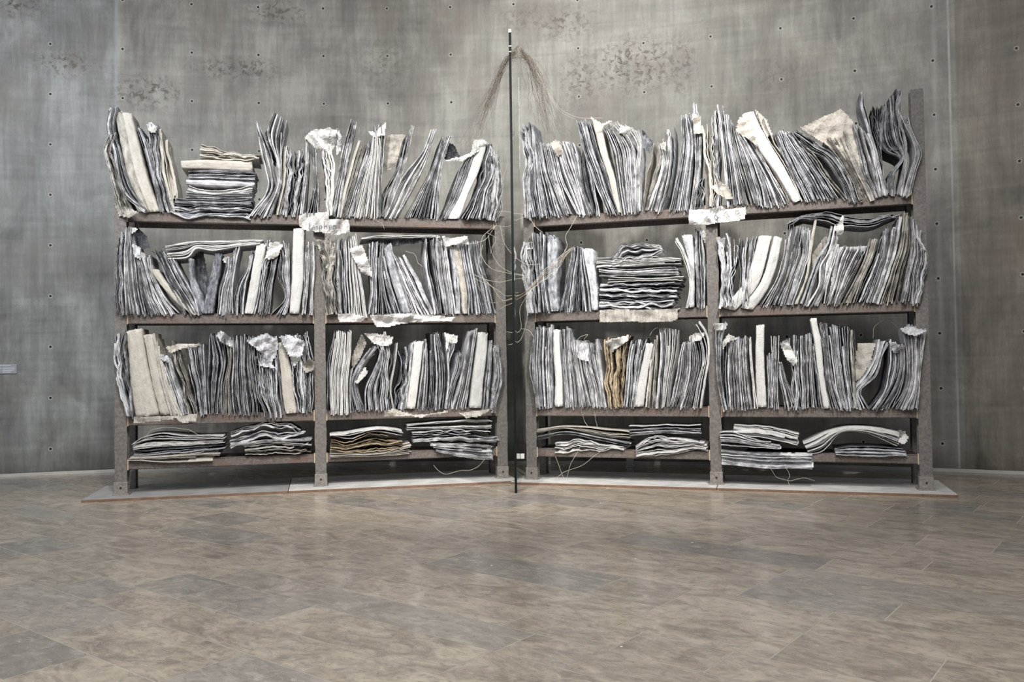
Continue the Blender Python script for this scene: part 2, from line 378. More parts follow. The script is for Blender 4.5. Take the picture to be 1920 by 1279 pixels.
# ---------------------------------------------------------------- books
def smooth_path(pts, n):
    p = np.array(pts, float); d = np.r_[0, np.cumsum(np.hypot(*(p[1:]-p[:-1]).T))]; d /= d[-1]
    # Catmull-Rom tangents (finite difference), Hermite evaluation
    t = np.gradient(p, d, axis=0) if len(p) > 2 else np.repeat((p[1:]-p[:-1]), 2, 0)
    s = np.linspace(0, 1, n); i = np.clip(np.searchsorted(d, s, side='right')-1, 0, len(p)-2)
    h = (d[i+1]-d[i])[:, None]; u = ((s-d[i])/(d[i+1]-d[i]))[:, None]
    return (2*u**3-3*u**2+1)*p[i]+(u**3-2*u**2+u)*h*t[i]+(-2*u**3+3*u**2)*p[i+1]+(u**3-u**2)*h*t[i+1]
def wob(s, k, amp, f0=1.0, f1=5.0, sharp=False):
    """k random smooth curves over s"""
    s = np.asarray(s)[None, :]; r = np.zeros((k, s.shape[1]))
    for _ in range(4):
        f = rng.uniform(f0, f1, (k, 1)); ph = rng.uniform(0, 6.28, (k, 1)); a = rng.uniform(.3, 1, (k, 1))/np.sqrt(f/f0)
        x = 2*np.pi*f*s+ph
        r += a*(np.sin(x) if not sharp else 2/np.pi*np.arcsin(np.sin(x)))
    return r*amp*.5
ND = 5
def sheets(L, R, n, dep, style, zfloor, horiz, gapk=.6, skew=(0, 0), d0=-.03, over=False):
    """n warped sheets between the curves L and R. returns list of (verts, faces, matidx) ; style 'P' pages, 'C' crumpled"""
    length = np.hypot(*(L[-1]-L[0])); ns = int(np.clip(length/.030, 10, 40))
    s = np.linspace(0, 1, ns); A = smooth_path(L, ns); B = smooth_path(R, ns)
    width = np.mean(np.hypot(*(B-A).T)); w = (np.arange(n)+.5)/n if n > 1 else np.array([.5])
    if n > 2: w = np.cumsum(rng.gamma(2.2, 1, n+1)[:n]); w = (w-w[0])/(w[-1]-w[0])*(1-1/n)+.5/n
    pitch = width/n; cr_ = style == 'C'
    book = wob(s, 1, .004 if not cr_ else .012, 1, 3)[0]+(wob(s, 1, .016, 1.5, 4, True)[0] if cr_ else 0)
    rip = wob(s, n, min(.0055, pitch*.38) if not cr_ else min(.018, pitch*.85), 1.2, 5, cr_)
    for i in range(1, n): rip[i] = .72*rip[i-1]+.75*rip[i]
    tones = np.clip(rng.normal(.5, .33, n), -.2, 1.2)
    ends = np.where(rng.random(n) < (.22 if n > 4 else 0), rng.uniform(.72, .97, n), 1.0)
    hf = wob(s, n, min(.0035, pitch*.22)*(2.2 if cr_ else 1), 6, 15, True)
    taper = np.minimum(1, np.minimum(s*6, 1.0))[None, :]
    ext = rng.normal(0, .010 if not cr_ else .020, n)
    dd = np.array([0, .012, .06, .2, 1.0])
    res = []
    for i in range(n):
        a = A*(1-w[i])+B*w[i]
        if not horiz: a = a.copy(); a[:, 1] -= ((1-s)**6)*max(-.004, rng.normal(.008, .010))
        if ends[i] < 1:
            q_ = s*ends[i]; a = np.stack([np.interp(q_, s, a[:, 0]), np.interp(q_, s, a[:, 1])], 1)
        tan = np.gradient(a, axis=0); tan /= np.maximum(1e-6, np.hypot(*tan.T))[:, None]; nor = np.stack([tan[:, 1], -tan[:, 0]], 1)
        a = a+tan*((s**3)[:, None])*ext[i]
        wdt = np.hypot(*(B-A).T); fac = np.clip(wdt/max(1e-4, width), .3, 1.2)
        lat = (book+rip[i]*fac+hf[i]*fac)*taper[0]+rng.normal(0, .009)*(1-s)**5+rng.normal(0, .006 if not cr_ else .014)*s**9
        th = (np.clip(pitch*rng.uniform(.25, .6), .002, .006) if rng.random() < (.5 if not horiz else .7) else np.clip(pitch*rng.uniform(.9, 1.7), .005, .024))/2
        fd = d0+(rng.uniform(-.008, .016) if over or rng.random() < .7 else rng.uniform(.015, .055))+wob(s, 1, .010 if not cr_ else .022, 1, 6, cr_)[0]
        D = dep*rng.uniform(.92, 1.04)
        lat2 = wob(s, ND, .008 if not cr_ else .018, 1, 4)
        V = np.zeros((2, ns, ND, 3)); FL = np.zeros((2, ns, ND, 3)); FL[..., 2] = (s*length)[None, :, None]; o_ = rng.uniform(0, 50)
        for j in range(ND):
            dj = fd+(D)*dd[j]
            off = lat*(1-.7*dd[j])+lat2[j]*dd[j]*.8
            for side_ in (0, 1):
                sg = -1 if side_ == 0 else 1
                q = a+nor*(off+sg*th)[:, None]+np.array(skew)*dd[j]
                FL[side_, :, j, 0] = o_+sg*th; FL[side_, :, j, 1] = dj
                V[side_, :, j, 0] = q[:, 0]; V[side_, :, j, 2] = q[:, 1]; V[side_, :, j, 1] = dj
                back = dj > -.004
                V[side_, :, j, 2] = np.where(back, np.maximum(V[side_, :, j, 2], zfloor+.002), V[side_, :, j, 2])
        N = ns*ND; q0 = (np.arange(ns-1)[:, None]*ND+np.arange(ND-1)[None, :]).ravel()
        f0 = np.stack([q0, q0+1, q0+ND+1, q0+ND], 1); f1 = np.stack([q0+N, q0+N+ND, q0+N+ND+1, q0+N+1], 1)
        e = np.arange(ns-1)*ND; fe = np.stack([e, e+ND, e+ND+N, e+N], 1)
        eb = e+ND-1; fb = np.stack([eb, eb+N, eb+ND+N, eb+ND], 1)
        t0 = np.arange(ND-1); tt = t0+(ns-1)*ND
        fb0 = np.stack([t0, t0+N, t0+N+1, t0+1], 1); ft = np.stack([tt, tt+1, tt+N+1, tt+N], 1)
        fs = np.concatenate([f0, f1, fe, ft, fb0, fb]); mi = np.zeros(len(fs), int)
        k1 = len(f0)*2; mi[k1:k1+len(fe)+len(ft)+len(fb0)] = 1
        res.append((V.reshape(-1, 3), fs, mi, tones[i], FL.reshape(-1, 3)))
    return res
def spine(L, R, dep, zfloor, horiz, d0=-.03):
    """closed rounded cover with faint lengthwise ridges"""
    length = np.hypot(*(L[-1]-L[0])); ns = int(np.clip(length/.03, 12, 40)); s = np.linspace(0, 1, ns)
    A = smooth_path(L, ns); B = smooth_path(R, ns)
    ww = np.array([0, 0, .02, .10, .22, .36, .5, .64, .78, .9, .98, 1, 1]); k = len(ww)
    dd = np.array([dep, .05, .012, .002, 0, -.004, -.005, -.003, 0, .003, .012, .05, dep])
    ridge = rng.uniform(-.004, .004, k); ridge[:2] = 0; ridge[-2:] = 0
    V = np.zeros((ns, k, 3)); w1 = wob(s, 1, .004, 1, 3)[0]; wl = wob(s, 1, .003, 5, 12, True)[0]; wr = wob(s, 1, .003, 5, 12, True)[0]
    wd = wob(s, k, .003, 2, 9)
    for j in range(k):
        q = A*(1-ww[j])+B*ww[j]; q = q+np.stack([w1+wl*(1-ww[j])+wr*ww[j], 0*s] if not horiz else [0*s, w1+wl*(1-ww[j])+wr*ww[j]], 1)
        if ww[j] not in (0, 1): q[-1] += np.random.RandomState(j).uniform(-.008, .008)*(np.array([0, 1]) if not horiz else np.array([1, 0]))
        V[:, j, 0] = q[:, 0]; V[:, j, 2] = q[:, 1]; V[:, j, 1] = d0+dd[j]+ridge[j]+wd[j]*(dd[j] < .04)
        V[:, j, 2] = np.where(V[:, j, 1] > -.004, np.maximum(V[:, j, 2], zfloor+.002), V[:, j, 2])
    q0 = (np.arange(ns-1)[:, None]*k+np.arange(k-1)[None, :]).ravel()
    fs = [np.stack([q0, q0+1, q0+k+1, q0+k], 1)]
    # caps: quads pairing left and right columns
    for r_, fl in ((0, 1), (ns-1, 0)):
        c = []
        for j in range(k//2): 
            a, b, c2, d = r_*k+j, r_*k+j+1, r_*k+k-2-j, r_*k+k-1-j
            if b == c2: continue
            c.append((a, d, c2, b) if fl else (a, b, c2, d))
        fs.append(np.array(c))
    b = np.arange(ns-1)*k; fs.append(np.stack([b, b+k, b+k+k-1, b+k-1], 1))
    f = np.concatenate(fs); FL = np.zeros_like(V); wd_ = np.hypot(*(B-A).T).mean(); FL[..., 0] = (ww*wd_+rng.uniform(0, 50))[None]*.5; FL[..., 2] = (s*length)[:, None]
    return V.reshape(-1, 3), f, np.zeros(len(f), int), rng.uniform(.2, .9), FL.reshape(-1, 3)

CROP = {'T1': (180, 180, 4.7375), 'T2': (560, 180, 4.571), 'T3': (960, 150, 4.7375), 'T4': (1330, 150, 4.465),
        'M1': (180, 400, 4.571), 'M2': (560, 400, 4.364), 'M3': (960, 400, 4.8), 'M4': (1330, 380, 4.465),
        'B1': (180, 590, 4.571), 'B2': (580, 590, 4.571), 'B3': (960, 590, 4.8), 'B4': (1330, 590, 4.465),
        'F1': (160, 760, 4.364), 'F2': (580, 760, 4.364), 'F3': (960, 760, 4.8), 'F4': (1330, 760, 4.085)}
def pts(crop, p, side, d):
    ox, oy, s = CROP[crop]; return np.array([onplane(side, ox+p[i]/s, oy+p[i+1]/s, d) for i in range(0, len(p), 2)])
# crop, style, tone, sheets(0=auto), left edge foot->head, right edge foot->head   (flat books: lower edge, upper edge, left->right)
SPEC = [
 'T1|C|b|5|215,1050 140,750 80,520 110,360|330,1000 200,700 150,480 160,360',
 'T1|P|l|5|440,1020 240,880 150,480 100,270 110,130|450,1030 330,840 215,480 160,260 200,110',
 'T1|S|b|0|450,1030 330,840 215,440 160,150|470,1030 380,800 300,450 240,140',
 'T1|S|c|0|470,1030 370,780 290,460 230,150|565,1020 480,780 390,460 315,150',
 'T1|P|d|0|560,1020 500,780 400,420 360,270|600,1010 545,790 480,480 410,300',
 'T1|C|l|0|570,1010 530,800 480,480 450,250|690,1000 600,760 560,450 545,260',
 'T1|P|c|3|690,1000 600,760 560,450 545,260|730,920 715,780 660,560 620,420',
 'T1|HC|m|0|660,1020 800,1090 1000,1070 1350,1080|670,985 900,980 1200,975 1390,985',
 'T1|HP|d|0|690,978 1050,980 1390,985|710,915 1000,920 1380,925',
 'T1|HP|l|0|790,915 1100,925 1390,925|800,850 1000,865 1370,850',
 'T1|HP|w|3|800,845 1000,870 1370,850|830,780 950,825 1390,790',
 'T1|HS|l|0|800,780 1100,795 1400,800|800,740 1100,745 1410,765',
 'T1|HP|m|0|820,735 1100,740 1410,755|820,655 1100,655 1410,670',
 'T1|HS|c|0|760,640 1100,650 1390,668|750,570 1000,562 1380,580',
 'T1|HC|c|5|920,545 1150,562 1430,575|930,420 1000,445 1200,490 1440,530',
 'T1|P|m|5|1340,1065 1520,820 1470,520 1410,230|1450,1050 1600,800 1570,560 1440,230',
 'T1|P|l|0|1450,1060 1600,800 1610,600 1520,310 1580,140|1560,1070 1650,750 1650,560 1700,220',
 'T1|P|b|0|1600,1040 1660,700 1670,430|1650,1020 1700,740 1710,420',
 'T1|C|m|9|1650,1040 1700,740 1690,480|1780,1080 1820,800 1850,600 1840,490',
 'T2|P|l|0|0,1000 40,700 60,460 50,350|60,1000 80,750 90,560 100,400',
 'T2|P|m|4|60,1020 130,760 110,420|160,1010 170,800 150,520 160,450',
 'T2|C|w|4|240,1020 230,700 210,560 200,420|290,1020 300,620 290,480 260,400',
 'T2|P|l|0|260,1020 330,700 380,430 450,200|350,1020 380,800 450,460 500,220',
 'T2|P|b|3|350,1010 380,850 450,560 500,360|380,1010 480,780 560,500 590,420',
 'T2|P|m|0|370,1020 480,780 570,500 600,400|470,1020 520,780 610,500 630,350',
 'T2|P|w|18|470,1030 540,760 610,500 630,350|680,1040 690,700 700,450 690,350',
 'T2|P|l|4|680,1030 690,700 670,500 650,250|715,1030 715,700 735,450 745,220',
 'T2|P|d|5|715,1030 720,820 830,640 900,350|740,1030 800,850 870,640 930,330',
 'T2|P|l|2|715,1035 860,700 970,250|745,1035 880,700 990,250',
 'T2|P|l|0|745,1030 900,680 1060,480 1140,300|850,1040 1000,780 1110,530 1180,280',
 'T2|P|m|20|900,1030 1060,760 1140,610 1230,350|1200,1040 1215,700 1250,500 1320,340',
 'T2|P|d|0|1220,1030 1330,780 1400,600 1450,530|1270,1050 1400,800 1490,550 1530,420',
 'T2|S|w|0|1270,1050 1400,780 1500,520 1540,400|1380,1050 1480,800 1590,530 1620,400',
 'T2|C|m|12|1390,1040 1520,830 1580,600 1620,430|1620,1050 1640,800 1690,600 1640,440',
 'T2|C|l|4|1600,1050 1640,800 1680,600 1650,470|1700,1070 1740,950 1720,620 1680,480',
 'T3|C|m|5|120,1200 110,900 120,650 70,500|180,1220 160,950 200,700 130,400',
 'T3|P|m|0|190,1220 140,950 160,650 140,390|300,1210 260,1000 230,700 200,420',
 'T3|P|m|0|300,1220 250,1000 220,700 200,540|420,1200 340,950 270,700 240,560',
 'T3|P|l|0|430,1200 370,1060 280,800 240,560|520,1150 450,1000 390,760 340,570',
 'T3|P|l|0|580,1190 460,960 390,720 360,560|640,1190 580,960 480,700 430,540',
 'T3|P|l|0|640,1190 580,950 500,720 430,540|720,1190 620,920 590,700 550,560',
 'T3|P|d|0|700,1190 625,930 605,760 620,620|770,1190 720,900 680,740 650,620',
 'T3|P|m|0|850,1180 740,920 640,640 570,360|960,1190 860,900 760,600 690,380',
 'T3|S|c|0|930,1170 860,900 760,580 700,330|980,1180 920,900 830,600 800,420',
 'T3|P|l|15|980,1190 930,900 880,600 810,410|1110,1170 1100,800 1090,600 940,370',
 'T3|P|l|4|1100,1180 1100,800 1110,560 1000,400|1150,1150 1135,800 1150,600 1130,440',
 'T3|P|b|3|1150,1150 1160,900 1220,640 1240,540|1200,1150 1290,880 1350,640 1320,540',
 'T3|P|l|4|1190,1150 1290,900 1330,680 1310,570|1280,1160 1350,900 1400,640 1390,440',
 'T3|P|l|3|1290,1165 1380,860 1400,620 1380,450|1350,1170 1420,900 1450,600 1450,400',
 'T3|P|m|15|1390,1160 1450,900 1500,600 1500,330|1570,1160 1600,800 1620,550 1580,300',
 'T3|P|l|4|1570,1160 1620,800 1610,480 1595,200|1630,1140 1660,900 1680,480 1640,210',
 'T3|C|d|5|1630,1140 1650,1000 1660,890|1690,1130 1710,1000 1680,880',
 'T3|C|c|3|1760,1130 1750,850 1690,560 1690,420|1800,1130 1810,800 1790,500 1780,330',
 'T4|C|l|5|40,1060 60,900 20,500 30,320|100,1080 90,900 90,600 70,220',
 'T4|P|m|0|150,1060 130,800 100,500 60,220|220,1030 190,800 150,500 120,220',
 'T4|P|m|0|220,1040 195,800 155,500 115,250|330,1030 270,820 210,560 180,340',
 'T4|P|m|18|340,1030 270,820 210,560 180,350|510,1060 470,860 370,620 220,430',
 'T4|P|l|0|510,1070 460,880 340,640 220,450|650,1040 560,860 400,580 250,330',
 'T4|P|b|2|660,1020 560,860 400,600 260,300|700,1020 600,820 440,560 300,300',
 'T4|S|w|0|700,1030 590,830 400,560 270,290|770,1000 650,760 480,480 370,260',
 'T4|P|c|2|770,1000 640,740 450,440 375,240|790,990 700,780 540,470 480,340',
 'T4|P|m|0|800,1000 690,800 580,560 540,460|900,1000 800,800 680,560 620,420',
 'T4|P|m|15|900,1000 800,800 680,600 600,440|1080,990 960,800 820,600 680,430',
 'T4|P|b|2|1130,1000 1000,860 850,640 760,560|1160,990 1010,800 900,640 820,560',
 'T4|P|d|9|1170,1050 1100,860 960,660 830,590 690,460|1240,1030 1190,870 1060,640 920,540 740,420',
 'T4|P|b|4|1240,1020 1190,860 1060,640 940,520|1400,980 1290,800 1200,600 1150,420',
 'T4|P|l|0|1400,980 1290,800 1240,560 1190,360|1440,960 1390,780 1320,560 1280,400',
 'T4|P|l|4|1440,960 1385,760 1350,560 1270,400|1470,960 1420,760 1370,540 1340,460',
 'T4|P|m|2|1470,960 1365,500 1265,200 1272,85|1490,950 1385,560 1340,300 1288,110',
 'T4|C|d|6|1485,950 1440,700 1380,460 1330,230|1495,950 1450,700 1440,440 1450,210',
 'T4|P|d|9|1495,950 1510,780 1600,670 1455,590 1450,240|1560,950 1560,780 1640,640 1630,440 1565,70',
 'T4|P|l|6|1580,950 1620,740 1640,540 1560,240 1590,70|1620,960 1650,740 1660,560 1600,280 1620,80',
 'T4|P|l|6|1620,970 1690,740 1720,640 1640,400 1590,280|1680,970 1740,740 1775,640 1710,480 1660,330',
 'M1|C|m|5|180,850 170,620 180,400 190,200|250,850 245,620 230,400 250,170',
 'M1|P|l|4|260,860 250,600 250,300 260,130|330,860 290,600 280,330 300,115',
 'M1|P|m|9|330,860 290,620 280,350 290,180|470,870 420,700 380,440 330,180',
 'M1|P|l|9|470,870 410,680 370,480 320,330|590,860 500,700 450,520 390,330',
 'M1|P|l|8|590,860 520,720 430,520 390,330|700,850 560,680 500,540 480,390',
 'M1|S|c|0|835,880 700,780 540,600 465,490|885,850 740,720 600,580 530,480',
 'M1|P|d|7|770,845 620,600 540,420 480,320|850,840 760,700 640,520 560,320',
 'M1|P|m|8|860,850 760,700 650,520 560,320|900,850 840,700 740,520 680,400',
 'M1|S|m|0|905,850 820,680 790,480 790,390|925,850 920,720 850,560 830,390',
 'M1|S|m|0|920,850 930,740 980,520 1020,340|1010,850 1020,740 1060,520 1080,350',
 'M1|P|m|5|1040,860 1050,660 1100,480 1120,380|1090,870 1110,700 1160,480 1160,390',
 'M1|P|l|5|1090,860 1120,640 1170,440 1180,290|1160,860 1170,640 1200,440 1240,280',
 'M1|P|m|5|1180,860 1200,640 1300,460 1330,330|1260,860 1270,680 1310,500 1345,350',
 'M1|S|w|0|1270,850 1310,620 1350,400 1370,270|1350,860 1390,640 1430,420 1460,260',
 'M1|C|l|6|1360,850 1400,640 1430,460 1470,240|1420,860 1440,640 1480,460 1540,250',
 'M1|P|d|6|1420,860 1450,660 1500,440 1510,300|1490,860 1510,640 1550,400 1580,300',
 'M1|P|m|9|1500,860 1620,720 1560,560 1560,300 1530,240|1640,860 1665,700 1660,560 1660,400 1650,250',
 'M1|S|w|0|1655,850 1670,640 1680,400 1690,130|1740,860 1770,640 1780,400 1790,130',
 'M1|P|l|8|1760,860 1780,640 1790,400 1800,270|1860,850 1870,640 1880,420 1870,250',
 'M1|HP|w|6|620,400 800,370 850,310 1000,320 1150,290 1400,270|590,270 800,240 900,237 1000,236 1150,233 1420,230',
 'M2|C|b|6|230,810 200,620 170,380 140,230|330,810 310,640 300,450 300,200',
 'M2|P|m|6|330,810 310,600 310,400 310,210|420,810 410,600 400,400 390,210',
 'M2|P|w|14|430,830 420,640 410,400 400,180|560,840 530,640 500,450 470,180',
 'M2|P|m|6|560,820 590,640 580,430 580,250|640,820 640,640 640,450 650,240',
 'M2|P|d|9|640,820 660,640 650,450 660,250|770,830 720,680 690,520 690,260',
 'M2|P|m|6|780,830 730,660 700,520 690,400|860,830 800,640 740,440 700,270',
 'M2|S|m|0|860,830 790,620 740,450 700,290|920,810 850,600 790,400 760,240',
 'M2|P|l|10|930,820 850,620 790,440 730,290|1070,830 960,640 900,500 820,370',
 'M2|P|m|3|1080,820 980,660 910,500 850,370|1110,810 1050,680 960,500 870,340',
 'M2|P|l|4|1110,820 1070,660 1030,450 1035,210|1150,810 1120,640 1070,440 1050,210',
 'M2|P|d|5|1150,820 1130,640 1100,450 1080,220|1210,820 1180,640 1150,450 1140,190',
 'M2|P|l|8|1210,820 1180,640 1150,450 1130,210|1290,820 1260,620 1230,400 1200,240',
 'M2|P|d|3|1300,820 1280,650 1260,450 1240,280|1330,820 1320,650 1300,480 1270,280',
 'M2|S|b|0|1340,820 1320,620 1290,450 1260,280|1390,820 1380,620 1350,450 1330,290',
 'M2|P|m|8|1400,820 1390,620 1350,420 1320,230|1500,820 1460,600 1420,400 1390,210',
 'M2|P|m|10|1500,820 1460,620 1420,400 1400,230|1610,820 1560,600 1500,400 1470,230',
 'M2|HP|w|2|510,215 620,203 800,200 1160,198|520,205 620,182 800,174 1160,172',
 'M3|C|l|5|150,900 130,700 100,560 100,270|220,880 200,700 190,500 190,260',
 'M3|P|d|3|230,880 200,650 170,450 150,300|260,870 240,650 220,450 200,260',
 'M3|P|m|7|250,880 240,660 210,400 180,180|340,880 300,640 290,400 300,200',
 'M3|S|m|0|340,880 310,600 310,400 310,170|420,880 400,640 410,460 400,230',
 'M3|P|m|8|430,880 480,640 510,460 530,300|520,880 540,650 570,450 585,310',
 'M3|P|m|7|520,880 545,640 573,450 587,300|610,880 620,640 620,450 610,310',
 'M3|P|m|4|640,870 620,650 612,450 610,310|710,860 680,640 648,450 630,310',
 'M3|S|l|0|715,860 690,640 655,450 630,320|770,850 760,650 740,480 720,320',
 'M3|HC|l|5|790,880 1000,885 1200,882 1490,860|780,800 1000,810 1250,800 1450,790',
 'M3|HC|m|6|790,800 1100,805 1450,790|780,710 1100,720 1480,725',
 'M3|HC|m|5|790,708 1100,715 1480,720|790,640 1000,635 1520,620',
 'M3|HP|w|3|860,628 1100,612 1550,605|860,565 1200,580 1560,560',
 'M3|HP|l|4|780,560 1000,558 1500,552|780,480 1000,500 1480,470',
 'M3|HP|w|5|760,472 900,480 1200,465 1500,455|760,410 900,400 1350,385 1520,390',
 'M3|HC|l|9|900,480 1100,440 1300,380 1345,340|900,400 980,285 1120,268 1335,300',
 'M3|P|w|2|1560,830 1590,640 1540,420 1460,250|1590,830 1620,600 1580,400 1475,210',
 'M3|S|l|0|1575,830 1605,640 1585,420 1520,200|1640,830 1640,600 1640,400 1620,190',
 'M3|P|l|5|1650,840 1650,640 1640,400 1650,140|1740,830 1740,640 1740,400 1700,130',
 'M4|C|m|6|80,830 110,660 90,450 60,290|220,840 200,640 240,480 210,290',
 'M4|P|m|4|230,830 260,600 240,440 240,300|290,830 300,600 310,440 330,290',
 'M4|P|l|4|290,830 310,620 325,440 340,290|350,830 360,600 370,440 400,280',
 'M4|S|w|0|110,880 290,660 370,440 410,280|220,910 400,700 480,460 520,280',
 'M4|S|w|0|260,880 430,660 500,440 540,280|370,900 500,700 570,500 610,300',
 'M4|P|l|7|430,860 560,640 620,440 640,170|520,870 620,640 680,400 720,140',
 'M4|P|d|8|530,860 640,620 680,440 730,200|630,850 700,640 780,460 800,200',
 'M4|P|m|5|650,850 720,620 770,470 780,230|700,850 780,620 840,400 850,210',
 'M4|S|b|0|710,850 800,640 830,400 880,140|740,850 830,600 860,400 910,110',
 'M4|P|d|4|770,850 840,640 900,480 1000,330|810,860 895,600 970,420 1030,190',
 'M4|P|l|8|815,860 910,700 930,520 985,440 1050,200|900,850 980,700 1020,500 1070,330 1130,100',
 'M4|P|w|3|910,840 1000,600 1040,440 1070,340|970,840 1000,640 1050,500 1090,350',
 'M4|P|l|16|990,840 1040,640 1070,480 1120,370|1090,850 1180,640 1280,480 1330,370',
 'M4|P|b|9|1110,820 1220,640 1310,440 1350,300|1230,830 1300,620 1380,440 1420,310',
 'M4|P|m|8|1230,830 1320,620 1400,440 1450,270|1360,830 1430,640 1480,450 1500,200',
 'M4|P|l|5|1370,830 1440,640 1500,440 1540,240|1420,830 1520,560 1570,400 1620,80',
 'M4|P|b|15|1430,830 1530,560 1590,380 1640,80|1600,830 1640,600 1690,400 1680,120',
 'M4|P|l|5|1610,830 1650,600 1690,400 1690,120|1700,830 1730,600 1760,400 1730,180',
 'M4|C|l|5|1700,850 1740,600 1760,400 1700,160|1760,840 1810,580 1820,470 1750,250',
 'M4|HC|d|4|650,190 740,140 900,150 1150,200 1400,190 1560,120|720,130 850,95 1000,75 1130,100 1300,130 1530,90',
 'B1|C|m|5|270,860 200,640 170,480 190,160|330,860 300,640 270,480 260,160',
 'B1|S|c|0|330,880 290,600 275,380 250,150|540,850 480,600 430,380 390,120',
 'B1|S|c|0|550,860 480,600 440,380 400,180|640,840 580,640 530,400 490,170',
 'B1|P|c|7|640,850 580,640 540,460 500,180|740,860 660,700 600,540 560,370',
 'B1|P|l|5|730,860 660,680 600,500 550,370|780,850 740,700 680,540 640,350',
 'B1|C|b|6|780,850 740,640 680,450 620,280|860,830 800,640 740,460 730,260',
 'B1|P|m|5|870,860 830,640 780,440 750,280|910,860 900,640 860,440 840,260',
 'B1|P|m|5|920,860 900,640 870,440 850,260|950,850 940,640 930,440 920,250',
 'B1|P|m|5|970,850 950,600 960,400 970,160|1000,850 1030,600 1050,400 1000,170',
 'B1|P|d|5|1010,850 1040,600 1070,420 1020,180|1080,850 1080,600 1110,420 1100,200',
 'B1|P|b|5|1080,850 1090,600 1130,400 1110,200|1150,850 1140,600 1160,400 1160,190',
 'B1|P|m|5|1150,850 1150,600 1170,400 1165,180|1230,850 1200,600 1200,400 1205,170',
 'B1|P|d|7|1230,850 1210,600 1210,400 1210,180|1330,850 1300,640 1285,400 1285,180',
 'B1|P|d|5|1330,850 1310,640 1290,400 1290,190|1400,850 1380,640 1340,440 1340,200',
 'B1|C|m|12|1450,890 1380,640 1340,460 1330,230|1590,870 1560,640 1540,460 1560,200',
 'B1|P|l|3|1600,860 1570,640 1550,440 1560,240|1620,850 1600,640 1570,440 1570,240',
 'B1|S|c|0|1620,850 1590,600 1570,400 1565,240|1725,840 1690,600 1660,400 1630,235',
 'B1|C|m|12|1730,840 1690,620 1670,400 1630,180|1850,820 1870,600 1870,380 1820,160',
 'B2|P|d|4|160,830 155,600 160,400 215,150|190,850 180,640 185,400 225,150',
 'B2|P|w|16|190,850 180,640 190,400 230,150|330,850 330,640 350,400 360,140',
 'B2|P|d|4|340,840 335,640 350,500 360,460|400,830 380,680 370,560 380,460',
 'B2|P|d|5|400,820 360,560 400,460 520,290|480,820 420,600 480,430 620,260',
 'B2|P|m|12|480,820 480,640 570,440 620,270|600,820 590,620 630,450 640,250',
 'B2|C|l|9|600,820 600,640 610,420 560,180|700,820 690,640 700,400 720,180',
 'B2|P|w|2|705,810 690,600 730,400 740,240|720,800 705,600 745,400 760,240',
 'B2|C|m|5|720,810 740,640 790,480 770,320|800,810 830,640 850,450 850,290',
 'B2|P|l|3|800,810 835,600 860,440 865,260|830,810 855,600 875,440 890,240',
 'B2|S|w|0|830,800 860,600 880,420 900,230|910,810 940,600 960,420 980,230',
 'B2|P|l|7|920,810 950,600 970,420 980,230|1000,810 1020,600 1020,420 1015,220',
 'B2|P|d|12|1020,810 1030,600 1030,400 1030,160|1150,810 1180,600 1160,380 1120,160',
 'B2|P|l|3|1155,800 1190,560 1180,340 1135,160|1190,790 1210,420 1260,260 1270,170',
 'B2|P|m|5|1160,800 1220,560 1260,400 1275,310|1210,800 1270,560 1320,440 1310,330',
 'B2|P|l|10|1215,810 1290,560 1330,400 1370,150|1340,800 1380,560 1400,400 1440,120',
 'B2|S|w|0|1370,800 1400,560 1420,400 1450,150|1480,800 1500,560 1520,400 1535,160',
 'B2|P|m|4|1490,800 1510,560 1530,400 1545,210|1540,800 1560,600 1570,420 1570,240',
 'B2|C|l|5|1550,800 1580,600 1590,420 1580,270|1580,830 1650,560 1640,420 1620,270',
 'B3|P|l|3|220,830 190,640 160,520 180,320|240,830 215,640 205,400 215,100',
 'B3|P|m|8|240,830 220,640 215,400 225,110|330,830 320,600 310,400 320,110',
 'B3|P|l|3|330,830 325,600 320,400 330,110|370,830 360,600 355,400 350,110',
 'B3|S|w|0|380,830 380,600 370,400 365,140|460,820 450,600 440,400 430,140',
 'B3|P|l|8|480,820 470,600 450,400 435,140|560,820 540,640 520,400 515,120',
 'B3|P|l|5|560,820 550,600 525,400 515,200|620,820 590,600 560,420 530,230',
 'B3|P|l|8|620,820 590,620 560,440 540,230|700,820 660,640 620,440 610,240',
 'B3|P|l|7|720,810 680,640 640,440 610,240|780,810 760,640 710,440 680,260',
 'B3|P|l|7|780,820 770,640 720,440 690,260|850,820 810,600 790,420 770,220',
 'B3|C|o|4|880,820 840,640 845,420 830,240|930,820 900,640 900,430 920,220',
 'B3|C|o|6|930,820 905,620 940,420 920,220|1000,820 1010,600 1010,400 1050,180',
 'B3|P|m|4|1000,820 1020,600 1035,400 1070,240|1060,820 1080,600 1080,440 1120,230',
 'B3|P|m|4|1060,820 1090,600 1100,450 1130,230|1100,820 1130,600 1160,400 1200,230',
 'B3|S|w|0|1090,820 1130,600 1170,420 1200,260|1180,820 1210,600 1240,420 1270,270',
 'B3|P|b|5|1190,820 1220,600 1240,440 1280,240|1280,810 1290,600 1300,400 1310,180',
 'B3|P|l|4|1280,820 1310,600 1330,400 1330,120|1340,820 1350,600 1370,400 1370,120',
 'B3|P|w|7|1340,820 1360,600 1380,400 1375,130|1400,820 1430,600 1470,400 1500,130',
 'B3|P|l|12|1410,820 1470,600 1500,400 1530,260|1530,820 1590,600 1610,400 1600,250',
 'B3|P|l|9|1530,830 1600,620 1620,400 1600,200|1650,820 1690,600 1730,400 1700,160',
 'B3|P|w|3|1660,820 1700,600 1745,400 1735,250 1640,90|1700,800 1740,600 1780,300 1750,150 1690,60',
 'B4|P|l|7|110,800 70,600 50,300 30,70|150,790 110,600 95,300 140,70',
